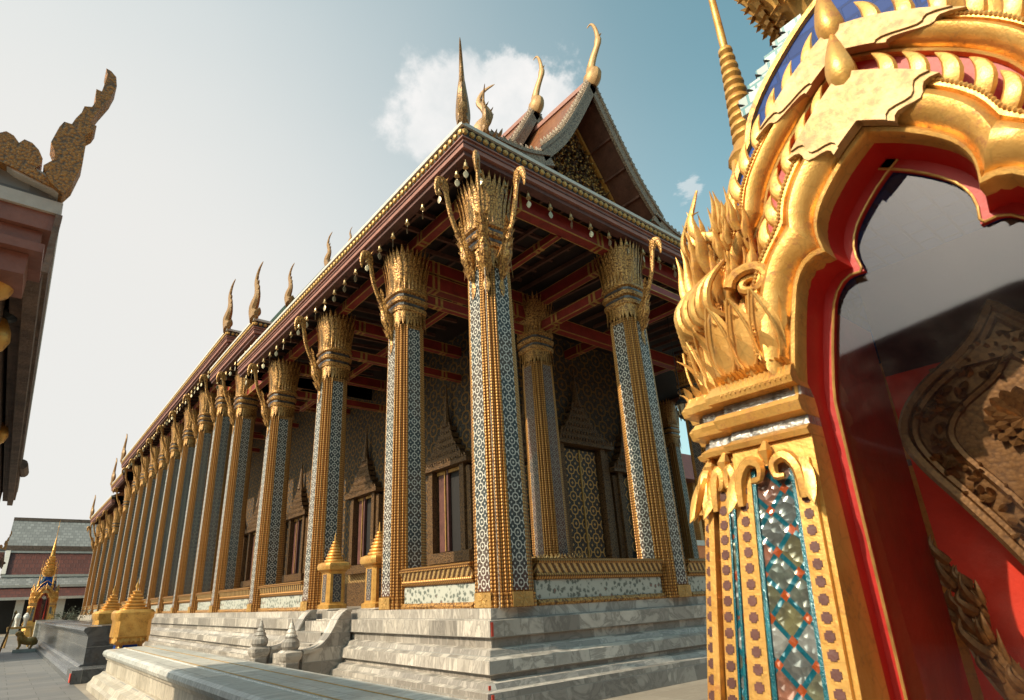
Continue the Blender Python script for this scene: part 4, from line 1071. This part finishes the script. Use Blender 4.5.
    m.tube(cpts, [.019-.0004*k for k in range(22)], 8)
    for k in range(5):
        m.tube(cr([(X0-.02+.02*k, .56+.03*k, 2.24), (X0-.07+.02*k, .60+.035*k, 2.28), (X0-.075+.02*k, .585+.04*k, 2.36), (X0-.04+.02*k, .54+.04*k, 2.43)], 3), [.009, .012, .014, .015, .015, .014, .013, .011, .009, .006], 8)
    m.xf(lambda v: Vector((v.x+.015, v.y-.10, v.z+.01)))
    d['flame_cluster'] = (m, 'leaf_gold')
    m = MB(); m.tube([(X0+.36, .36, 3.05), (X0+.36, .36, 3.1)], .01, 4)
    m = MB(); cx, cy = X0+.38, .44
    pr = [(.08, 2.55), (.08, 3.02), (.09, 3.04), (.07, 3.08)]; z = 3.08; r = .052
    for k in range(12): pr += [(r+.008, z+.012), (r+.006, z+.03), (r-.006, z+.042)]; z += .045; r -= .0028
    pr += [(.016, z+.06), (.013, z+.40), (.028, z+.42), (.028, z+.45), (.013, z+.47), (.010, z+.7), (.016, z+.72), (.009, z+.74), (.003, z+1.1)]
    m.lathe(pr, (cx, cy, 0), 12); d['corner_spire'] = (m, 'bright_gold')
    for k, (mb, _) in d.items():
        if k == 'corner_spire': continue
        if k != 'flame_cluster': mb.xf(lambda v: Vector((v.x, .318+(v.y-.318)*.81, v.z)))
        # the pillar spreads towards its foot
        mb.xf(lambda v: Vector((v.x-.08*max(0, 1.95-v.z)*min(1, max(0, (-v.x-.33)/.3)), v.y+(.02+.32*(v.y-.318))*max(0, 1.95-v.z), v.z)))
    return d
def shrine(loc, label, full=True):
    e = thing('shrine_pavilion', loc, label, 'pavilion', 'gilded shrine pavilions on the wall'); L = Vector(loc)
    FP, PP = face_parts(), pillar_parts()
    for r in range(4):
        f = rot_pts(r)
        def put(nm, mb, mt, par, sm=False):
            m = MB(); m.add(mb, lambda p: f(p)+L); return m.build(nm, mt, par, smooth=sm)
        a = put('arch', FP['inner_arch_band'][0], 'leaf_gold', e)
        for k, (mb, mt, _) in FP.items():
            if k != 'inner_arch_band': put(k, mb, mt, a)
        # corner pillar for this turn
        p = put('pillar', PP['shaft'][0], 'bright_gold', e)
        for k, (mb, mt) in PP.items():
            if k != 'shaft': put(k, mb, mt, p)
        # mirrored strip set on the other side of the corner (so every face is symmetrical)
        def mir(v): return f(Vector((v.x, -v.y, v.z)))+L
        for k in ('shaft', 'cornice', 'mirror_band', 'pierced_strip', 'mosaic_panel', 'teal_edge', 'scroll_head', 'lotus_capital', 'flame_cluster'):
            m = MB(); m.add(PP[k][0], mir); m.xf(lambda v: v+(L-v)*Vector((1, 1, 0)).length*0+Vector((0, 0, -.0007)))
            if k != 'shaft': m.build(k, PP[k][1], p)
    # red lining of the interior
    x, y = loc[0], loc[1]
    s = MB()
    s.box(x-.34, x+.34, y-.34, y+.34, .92, .95)
    s.build('inner_floor', 'red_paint', e)
    # inner coffer of the ceiling
    s = MB(); s.q([(x-.56, y-.56, 2.63), (x+.56, y-.56, 2.63), (x+.56, y+.56, 2.63), (x-.56, y+.56, 2.63)][::-1]); s.build('inner_ceiling', 'maroon_paint', e)
    s = MB(); s.lathe([(.80, .0), (.80, .752), (.78, .80), (.75, .90), (.70, .915)], (x, y, 0), 24, 1.0) if full else s.lathe([(.9, 0), (.9, .3), (.8, .4), (.8, .7), (.86, .76), (.8, .9)], (x, y, 0), 24, 1.0)
    s.build('pedestal', 'bright_gold', e)
    # central tower: flared tiers and needle
    s = MB(); pr = [(.18, 3.05), (.19, 3.60), (.24, 3.68), (.30, 3.78), (.35, 3.82), (.35, 3.88), (.30, 3.92)]; z = 3.92; r = .30
    for k in range(5): pr += [(r+.04, z+.03), (r+.045, z+.09), (r-.02, z+.13), (r-.03, z+.2)]; z += .21; r -= .040
    s.lathe(pr, (x, y, 0), 32, .75)
    rnd = random.Random(3)
    for zz, rr_ in ((3.70, .25), (3.78, .31), (3.87, .35), (4.0, .34), (4.12, .33), (4.24, .30), (4.45, .26), (4.66, .22)):
        for k in range(40):
            a = 2*math.pi*k/40; kk = 1/max(abs(math.cos(a)), abs(math.sin(a))); kk = 1+(kk-1)*.7
            s.blade((x+rr_*kk*math.cos(a), y+rr_*kk*math.sin(a), zz-.02), (math.cos(a)*.3, math.sin(a)*.3, 1), (math.cos(a), math.sin(a), 0), .10, .05, .03, .3, 4)
            s.blade((x+rr_*kk*math.cos(a), y+rr_*kk*math.sin(a), zz), (math.cos(a)*.5, math.sin(a)*.5, -1), (math.cos(a), math.sin(a), 0), .06, .04, .02, .2, 3)
    s.build('tower', 'bright_gold', e)
    s = MB(); pr = [(.13, z), (.10, z+.3)]; zz = z+.3; r = .095
    for k in range(14): pr += [(r+.012, zz+.015), (r-.004, zz+.05)]; zz += .055; r -= .0055
    pr += [(.02, zz+.1), (.016, zz+.7), (.03, zz+.73), (.012, zz+.78), (.003, zz+1.3)]
    s.lathe(pr, (x, y, 0), 12); s.build('needle_spire', 'leaf_gold', e)
    # glazed hip edges with dark leaf tips between gables
    for r in range(4):
        s = MB(); t_ = MB(); f = rot_pts(r)
        for k in range(6):
            c = f(Vector((-.40+.035*k, .345-.03*k, 3.14+.07*k)))+L
            s.box(c.x-.04, c.x+.04, c.y-.04, c.y+.04, c.z-.02, c.z+.056)
            dr = f(Vector((-.7, .7, .35)))
            t_.blade(c+dr*.03, dr, (0, 0, 1), .045, .03, .02, .4, 4)
        t_.build('hip_leaf', 'iron', s.build('hip_tiles', 'teal_check', e))
    s = MB(); s.lathe([(.48, 2.62), (.44, 2.95), (.34, 3.3), (.2, 3.6)], (x, y, 0), 24, 1.0); s.build('roof_core', 'blue_tile', e)
    return e
PX, PY = 2.28, .32
near = shrine((PX, PY, 0), 'large gilded shrine pavilion with flame-crested arch and glass front, close on the right side')

# red back panel behind the stone and the boundary stone itself
bk = MB(); bk.box(PX+.17, PX+.20, PY-.36, PY+.36, .95, 2.20); bk.build('back_panel', 'red_lacquer', near)
bk = MB(); bk.box(PX+.172, PX+.198, PY-.36, PY+.36, 2.201, 2.62); bk.build('dark_reflection_panel', 'maroon_wood', near)  # added dark panel, its colour standing in for a dark reflection
for sg in (-1, 1):
    s = MB(); s.loft([[(PX+FX+.14, PY+sg*a, z), (PX+FX+.62, PY+sg*a, z), (PX+FX+.62, PY+sg*(a+.03), z), (PX+FX+.14, PY+sg*(a+.03), z)] for z, a in ((.95, .328), (1.95, .305), (2.3, .30))]); s.build('inner_jamb', 'maroon_paint', near)
sm_ = thing('boundary_stone', (PX+.03, PY-.02, .95), 'carved dark bronze leaf-shaped boundary stone inside the large near glazed pavilion', 'monument')
sx, sy = PX+.03, PY-.02
half = cr([(.12, 1.12), (.10, 1.30), (.105, 1.46), (.15, 1.57), (.22, 1.70), (.295, 1.83), (.325, 1.93), (.30, 2.01), (.235, 2.08), (.16, 2.13), (.10, 2.17), (.05, 2.22), (0, 2.29)], 4)
def slab(scale, x0, x1, nm, mt, zoff=0):
    s = MB(); c = Vector((0, 1.85)); H = [c+(p-c)*scale for p in half]
    poly = [(p.x, p.y) for p in H]+[(-p.x, p.y) for p in H[::-1][1:]]
    s.loft([[(x, sy+a, b_) for a, b_ in poly] for x in (x0, x1)]); return s
o = slab(1.0, sx-.05, sx+.05, 0, 0).build('slab', 'old_bronze', sm_)
s = MB()
for k in (.985, .90, .62):
    c = Vector((0, 1.85)); H = [c+(p-c)*k for p in half]; full = H+[Vector((-p.x, p.y)) for p in H[::-1][1:]]
    s.tube([(sx-.055, sy+p.x, p.y) for p in full], .013 if k < .98 else .018, 6)
s.build('raised_border', 'old_bronze', o)
slab(.60, sx-.056, sx-.05, 0, 0).build('centre_field', 'old_bronze', o)
s = MB()
for ring, L, n in ((.0, .055, 8), (.03, .05, 12), (.055, .045, 16)):
    for k in range(n):
        a = 2*math.pi*k/n+ring*9; s.blade((sx-.06, sy+.02+ring*math.cos(a), 1.92+ring*math.sin(a)), (-.35, math.cos(a), math.sin(a)), (-1, 0, 0), L, .035, .02, .3, 4)
s.build('rosette', 'old_bronze', o)
s = MB(); rnd = random.Random(11)
for k in range(170):
    i = rnd.randrange(8, len(half)-2); t = rnd.uniform(.64, .88); sg = rnd.choice((-1, 1)); p = Vector((0, 1.85))+(half[i]-Vector((0, 1.85)))*t
    a = rnd.uniform(0, 6.28); s.blade((sx-.05, sy+sg*p.x, p.y), (-.4, math.cos(a), math.sin(a)), (-1, 0, 0), .045, .022, .014, .5, 4)
TIP = MB()
for z, w in ((2.11, .20), (2.125, .15), (2.14, .11), (2.155, .075)): TIP.box(sx-.066, sx+.066, sy-w, sy+w, z, z+.018)
s.build('scroll_relief', 'old_bronze', o)
s = TIP; s.build('stepped_tip', 'old_bronze', o)
s = MB(); rnd = random.Random(21)
for sg in (-1, 1):
    spine = cr([(sx-.03, sy+sg*.14, 1.12), (sx-.05, sy+sg*.24, 1.20), (sx-.06, sy+sg*.29, 1.33), (sx-.06, sy+sg*.28, 1.43), (sx-.06, sy+sg*.325, 1.52)], 5)
    s.tube(spine, [.06-.0022*k for k in range(len(spine))], 8, .6, (1, 0, 0))
    for k in range(46):
        p = spine[rnd.randrange(2, len(spine))]; L = rnd.uniform(.05, .12); w = rnd.uniform(.008, .016); dy = sg*rnd.uniform(-.1, .75)
        b_ = p+Vector((rnd.uniform(-.03, .02), rnd.uniform(-.03, .03), rnd.uniform(-.02, .02)))
        s.tube(cr([b_, b_+Vector((-.01, dy*L*.5, L*.3)), b_+Vector((-.015, dy*L*.8, L*.65)), b_+Vector((-.01, dy*L*.6, L))], 3), [w, w*1.15, w*1.2, w*1.15, w, w*.85, w*.65, w*.45, w*.22, .0006], 6, .7, (1, 0, 0))
    for k in range(3):
        b_ = Vector((sx-.06, sy+sg*(.30+.015*k), 1.46+.03*k)); s.tube(cr([b_, b_+Vector((-.01, sg*.035, .04)), b_+Vector((-.01, sg*.045, .10)), b_+Vector((0, sg*.028, .15))], 3), [.016, .018, .018, .017, .015, .012, .009, .006, .003, .0006], 7, .7, (1, 0, 0))
s.build('naga_flourish', 'old_bronze', sm_)
s = MB(); s.lathe([(.30, .952), (.30, 1.0), (.22, 1.03), (.25, 1.08), (.18, 1.13)], (sx, sy, 0), 24, 1.0); s.build('foot', 'old_bronze', sm_)

# ------------------------------------------------------------------ far shrine pavilions (copies)
def place(label, loc, rz=0, sc_=1.0):
    c = dup(near); c.location = loc; c.rotation_euler = (0, 0, rz); c.scale = (sc_,)*3; c['label'] = label; return c
place('distant gilded pavilion with blue roof and needle spire before the grey-roofed hall', (2.35, 55, 0), 0, 1.12)
place('smallest most distant gilded shrine pavilion, left of the other far one', (1.0, 78, 0), 0, 1.05)
for (x, y, sc_, lb) in ((2.35, 55, 1.12, 'grey leaf-shaped boundary stone inside the distant blue-roofed pavilion'), (1.0, 78, 1.05, 'grey boundary stone inside the smallest distant pavilion')):
    c = dup(sm_); c.location = (x, y, 1.0); c.scale = (sc_,)*3; c['label'] = lb

# ------------------------------------------------------------------ building corner on the left
def eave_pavilion(label, tf, cut=False):
    e = thing('side_hall', (0, 0, 0), label, 'hall'); P = lambda v: v
    X1 = -6.0; Y0, Y1, Z = 2.55, 9.7, 3.03
    s = MB(); s.box(X1, -.106, Y0, Y1, Z-.035, Z+.02); s.build('eave_edge', 'white_edge', e)
    # stepped maroon fascia on the gable end and worn boards on the long side
    s = MB()
    F0 = -.106
    for k, (a, z0, z1) in enumerate(((.015, -.11, -.036), (.04, -.17, -.112), (.02, -.21, -.172), (.06, -.30, -.212))): s.box(X1, F0-a-.002*k, Y0+a, Y0+.30, Z+z0, Z+z1)
    s.build('gable_fascia', 'fascia_wood', e)
    s = MB()
    for k, (a, b_, z0, z1) in enumerate(((.004, .07, -.14, -.036), (.02, .075, -.21, -.142), (.078, .13, -.16, -.036))): s.box(F0-b_, F0-a, Y0+.301, Y1-.01*k, Z+z0, Z+z1)
    s.box(-.12, -.098, Y0-.001, Y0+.02, Z-.3, Z-.036)
    s.build('side_fascia', 'weathered_wood', e)
    s = MB(); s.box(-.32, -.258, Y0+.31, Y1-.05, Z-.22, Z-.04); s.box(X1, -.33, Y0+.5, Y0+.62, Z-.24, Z-.04); s.build('eave_beam', 'weathered_wood', e)
    s = MB(); s.box(X1, -.13, Y0+.1, Y1-.02, Z-.05, Z-.037); s.build('soffit', 'dark_wood', e)
    s = MB(); s.box(X1, -1.3, Y0+1.2, Y1-.4, 0, Z-.06); s.build('wall', 'maroon_wood', e)
    # roof slope with two steps of white trim
    s = MB(); s.loft([[(-.13, y, Z+.031), (-.14, y, Z+.06), (-1.6, y, Z+1.0), (-3.0, y, Z+2.2), (-3.0, y, Z+.031)] for y in (Y0+.02, Y1)]); s.build('tiled_roof', 'grey_tile', e)
    s = MB(); s.loft([[(x, y, z) for x, z in ((-.12, Z+.045), (-.13, Z+.10), (-.30, Z+.16), (-.62, Z+.36), (-1.62, Z+.96), (-1.6, Z+.88), (-.60, Z+.28), (-.28, Z+.085))] for y in (Y0-.02, Y0+.05)]); s.build('verge_trim', 'white_edge', e)
    # leaf crest along the verge
    s = MB()
    s.loft([[(x, y, z) for x, z in CREST] for y in (Y0-.03, Y0+.05)])
    s.build('crest', 'gilt_flaking', e)
    s = MB(); s.loft([[(x+dx, y, z) for x, z in HORN] for y, dx in ((Y0-.045, 0), (Y0+.045, 0))]); s.build('roof_finial', 'gilt_flaking', e)
    # small hooks
    s = MB()
    for k in range(9):
        y = Y0+.5+.62*k
        s.tube(cr([(-.29, y, Z-.22), (-.29, y+.03, Z-.26), (-.27, y+.05, Z-.29), (-.30, y+.07, Z-.31)], 3), .0035, 4)
    s.build('hook', 'iron', e)
    # round tile end seen over the eave
    s = MB(); s.tube([(-.10, Y0+4.9, Z-.10), (-.08, Y0+5.6, Z-.06)], [.05, .05], 10); s.build('gutter_end', 'weathered_wood', e)
    return e
CREST = None
def trace(pts, y):
    out = []
    for a, b_ in pts:
        d = px_dir(a/3.5, 50+b_/3.5); t = y/d.y; out.append((d.x*t, EYE+d.z*t))
    return out
CREST = trace([(-80, 380), (-60, 290), (-20, 300), (0, 305), (22, 300), (48, 315), (66, 340), (85, 328), (112, 340), (135, 365), (148, 395), (140, 416), (120, 430), (150, 450), (205, 503), (150, 478), (60, 432), (0, 405)], 2.55)
HORN = [(x, z) for x, z in trace([(215, 522), (250, 490), (285, 420), (297, 350), (290, 322), (322, 305), (334, 288), (310, 277), (345, 230), (385, 185), (404, 150), (402, 118), (385, 98), (368, 88), (372, 112), (358, 152), (352, 168), (333, 160), (330, 205), (318, 222), (292, 220), (282, 242), (262, 262), (248, 282), (222, 274), (205, 292), (176, 345), (190, 380), (186, 405), (150, 425), (170, 480)], 2.55)]
lh = eave_pavilion('weathered maroon hall corner with white-edged eave and large curled roof horn, upper left', None)
# gilt lamps under that eave
for i, (x, y, z, lb) in enumerate(((-.27, 2.79, 2.80, 'golden cup lamp nearest the corner under the left side eave'), (-.285, 3.44, 2.80, 'second golden cup lamp under the left side eave'), (-.28, 5.7, 2.85, 'farthest of the golden cup lamps under the left side eave'))):
    l = thing('eave_lamp', (x, y, z), lb, 'lamp', 'golden lamps under the left eave')
    s = MB(); s.lathe([(.01, .22), (.012, .08), (.05, .05), (.075, -.01), (.08, -.05), (.06, -.10), (.02, -.13), (.004, -.16)], (x, y, z), 14); s.build('cup', 'bright_gold', l)
    s = MB(); s.lathe([(.05, .10), (.085, .085), (.085, .07), (.05, .055)], (x, y, z), 14); s.build('collar', 'iron', l)
# a second hall of the same kind further off: copy
c = dup(lh); c.location = (-.15, 26.0, .70); c['label'] = 'small far maroon hall corner with curled roof horns at the left edge, lower left'; c['group'] = 'maroon side halls on the left'; lh['group'] = 'maroon side halls on the left'

# ------------------------------------------------------------------ far grey-roofed hall
fh = thing('far_hall', (8, 76, 0), 'distant hall with a broad grey tiled roof over red-brown lower tiers edged white', 'hall')
def tier(x0, x1, y0, z0, y1, z1, m, nm, trim=True):
    s = MB(); s.loft([[(x, y0, z0), (x, y1, z1), (x, y1, z1-.2), (x, y0, z0-.2)] for x in (x0, x1)]); o = s.build(nm, m, fh)
    if trim:
        t = MB(); t.box(x0-.1, x1+.1, y0-.15, y0-.001, z0-.2, z0+.02); t.bar((x0, y0-.1, z0), (x0, y1, z1+.1), .35, .28); t.build('white_trim', 'white_edge', o)
tier(-.6, 24, 73.0, 7.75, 76.5, 10.55, 'grey_tile', 'upper_roof', False)
s = MB(); s.box(-.8, 24, 72.9, 73.05, 7.25, 7.74); s.build('roof_band', 'weathered_wood', fh)
tier(-.4, 24, 70.6, 4.95, 73.0, 7.1, 'brown_tile', 'middle_roof'); s = MB(); s.box(-.6, 24, 72.86, 72.95, 7.06, 7.24); s.build('white_band', 'white_edge', fh)
tier(-1.6, 24, 69.2, 4.0, 70.6, 4.75, 'grey_tile', 'lower_roof'); tier(-3.0, 24, 68.0, 2.95, 69.2, 3.8, 'brown_tile', 'lowest_roof')
s = MB(); s.box(-3, 24, 71, 76, 0, 4.5); s.build('wall', 'shade_black', fh)  # near-black box painted in place of the hall's shaded interior
s = MB()
for k in range(9): s.box(-2+3.0*k, -1.4+3.0*k, 68.6, 69.1, 0, 3.2)
s.build('pier', 'white_edge', fh)
s = MB(); s.bar((-.6, 76.5, 10.6), (24, 76.5, 10.6), .3, .35); s.build('ridge', 'weathered_wood', fh)
# side court building glimpsed between the columns on the right
rb = thing('side_building', (40, 34, 0), 'building with orange-banded grey wall glimpsed past the columns beside the golden pavilion', 'building')
s = MB(); s.box(34, 62, 34, 40, 0, 3.6); s.build('wall', 'grey_marble', rb); s = MB(); s.box(33.9, 62, 33.8, 33.99, 3.6, 5.2); s.box(33.9, 62, 33.8, 33.99, .0, 1.2); s.build('orange_band', 'orange_cloth', rb)
s = MB(); s.box(33.7, 62, 33.7, 40, 5.21, 5.7); s.build('white_cornice', 'white_edge', rb)
s = MB()
for k in range(7): s.box(34+4*k, 37+4*k, 34.2, 36, 5.71, 11.5)
s.build('gilded_upper_storey', 'carved_gold', rb)
s = MB(); s.loft([[(x, 33, 11.5), (x, 37, 15.5), (x, 41, 11.5)] for x in (33, 62)]); s.build('roof', 'brown_tile', rb)

# ------------------------------------------------------------------ small far things in the courtyard
al = thing('altar_table', (.95, 40, 0), 'gilded altar stand by the end of the grey wall, two white urns on it', 'table')
s = MB(); s.box(.45, 1.5, 39.7, 40.3, .86, .96); s.build('table_top', 'dull_gold', al)
for (x, y) in ((.5, 39.75), (1.45, 39.75), (.5, 40.25), (1.45, 40.25)):
    s = MB(); s.tube([(x, y, 0), (x+.05, y, .5), (x, y, .86)], [.05, .03, .05], 6); s.build('leg', 'dull_gold', al)
for x, lb in ((.80, 'left one of the two white urns on the gilded stand'), (1.15, 'right one of the two white urns on the gilded stand')):
    u_ = thing('urn', (x, 40, .961), lb, 'urn', 'white urns on the gilded stand')
    s = MB(); s.lathe([(.09, .961), (.07, 1.02), (.08, 1.2), (.15, 1.38), (.14, 1.46), (.09, 1.5)], (x, 40, 0), 12); s.build('body', 'white_glaze', u_)
    s = MB(); s.lathe([(.095, 1.501), (.11, 1.53), (.04, 1.58), (.01, 1.62)], (x, 40, 0), 12); s.build('lid', 'white_glaze', u_)
po = thing('leaning_pole', (.3, 33, 0), 'thin bronze pole leaning beside the gilded altar stand', 'pole')
s = MB(); s.tube([(.28, 33, 0), (.55, 33, 1.55)], [.04, .03], 8); s.build('shaft', 'weathered_gilt', po)
s = MB(); s.lathe([(.03, 0), (.07, .05), (.01, .16)], (.55, 33, 1.54), 8); s.build('tip', 'dull_gold', po)
# crouching gilded lion
li = thing('lion_statue', (1.15, 34.5, 0), 'gilded crouching lion statue on a low base at the foot of the grey wall end', 'statue')
s = MB(); s.box(.75, 1.6, 34.1, 34.9, 0, .12); s.build('base', 'white_edge', li)
s = MB(); s.tube(cr([(1.5, 34.5, .25), (1.42, 34.5, .42), (1.2, 34.5, .42), (1.0, 34.5, .52), (.92, 34.5, .68), (.84, 34.5, .74), (.76, 34.5, .68)], 3), [.08, .12, .15, .17, .18, .17, .16, .16, .17, .17, .16, .14, .13, .13, .14, .13, .11, .08, .05], 10)
for x, y in ((.95, 34.38), (.95, 34.62), (1.38, 34.38), (1.38, 34.62)): s.tube([(x, y, .42), (x+.02, y, .25), (x-.02, y, .15), (x-.08, y, .14)], [.08, .05, .045, .03], 7)
s.build('body', 'dull_gold', li)
s = MB()
for k in range(12):
    a = k/12*6.28; s.blade((.93, 34.5+.12*math.cos(a), .66+.13*math.sin(a)), (.6, math.cos(a)*.6, math.sin(a)*.6), (1, 0, .3), .16, .07, .04, .3, 4)
s.build('mane', 'dull_gold', li)
# trained shrubs
rnd = random.Random(9)
for i, (x, y, h, lb) in enumerate(((3.3, 47, 1.5, 'grey-leaved potted shrub with twisted stem right beside the distant pavilion'), (4.0, 46, 1.3, 'low potted shrub just left of the golden gate posts, far off'))):
    t = thing('potted_shrub', (x, y, 0), lb, 'plant', 'potted shrubs beyond the grey wall')
    s = MB(); s.lathe([(.18, 0), (.24, .3), (.26, .34), (.2, .35)], (x, y, 0), 12); s.build('pot', 'white_glaze', t)
    s = MB()
    br_ = []
    s.tube(cr([(x, y, .3), (x+.08, y, .6), (x-.06, y, .9), (x+.05, y, h)], 3), [.05, .045, .04, .036, .033, .03, .027, .024, .02, .015], 6)
    for k in range(7):
        a = rnd.uniform(0, 6.28); z = rnd.uniform(.7, h); p = (x+.5*math.cos(a), y+.5*math.sin(a), z+.25); s.tube([(x, y, z-.1), p], [.02, .008], 5); br_.append(p)
    s.build('trunk', 'trunk_bark', t)
    s = MB()
    for p in br_:
        for k in range(60):
            q = Vector(p)+Vector([rnd.gauss(0, .13) for _ in range(3)]); s.blade(q, [rnd.gauss(0, 1) for _ in range(3)], (0, .2, 1), .09, .05, .006, .2, 2)
    s.build('leaves', 'pale_leaf', t)

# cloister hall across the court (what the pavilion glass mirrors)
ch = thing('cloister_hall', (-15, 2, 0), 'long low cloister hall with brown tiled roof across the court, mirrored in the pavilion glass', 'hall')
s = MB(); s.box(-17.5, -14.2, -14, 20, 0, 4.2); s.build('wall', 'maroon_paint', ch)
s = MB(); s.loft([[(-13.4, y, 4.2), (-15.9, y, 8.6-.12*abs(y-2)), (-18.3, y, 4.2)] for y in (-14.5, 2, 20.5)]); s.build('roof', 'brown_tile', ch)
s = MB()
for k in range(9): s.box(-13.95, -13.65, -13+4*k, -12.7+4*k, 0, 4.19)
s.build('pier', 'white_edge', ch)

gh = thing('added_gallery', (12, -11, 0), 'unseen long gallery with brown tiled roof, added behind the camera to block low sky', 'hall')  # unseen gallery added to cut sky fill on the shaded front
s = MB(); s.box(-12, 45, -15, -11.5, 0, 5); s.build('wall', 'maroon_paint', gh)
s = MB(); s.loft([[(x, -10.4, 5), (x, -13.2, 9.0), (x, -16, 5)] for x in (-13, 46)]); s.build('roof', 'brown_tile', gh)
s = MB()
for k in range(14): s.box(-11+4*k, -10.6+4*k, -10.95, -10.6, 0, 4.98)
s.build('pier', 'white_edge', gh)
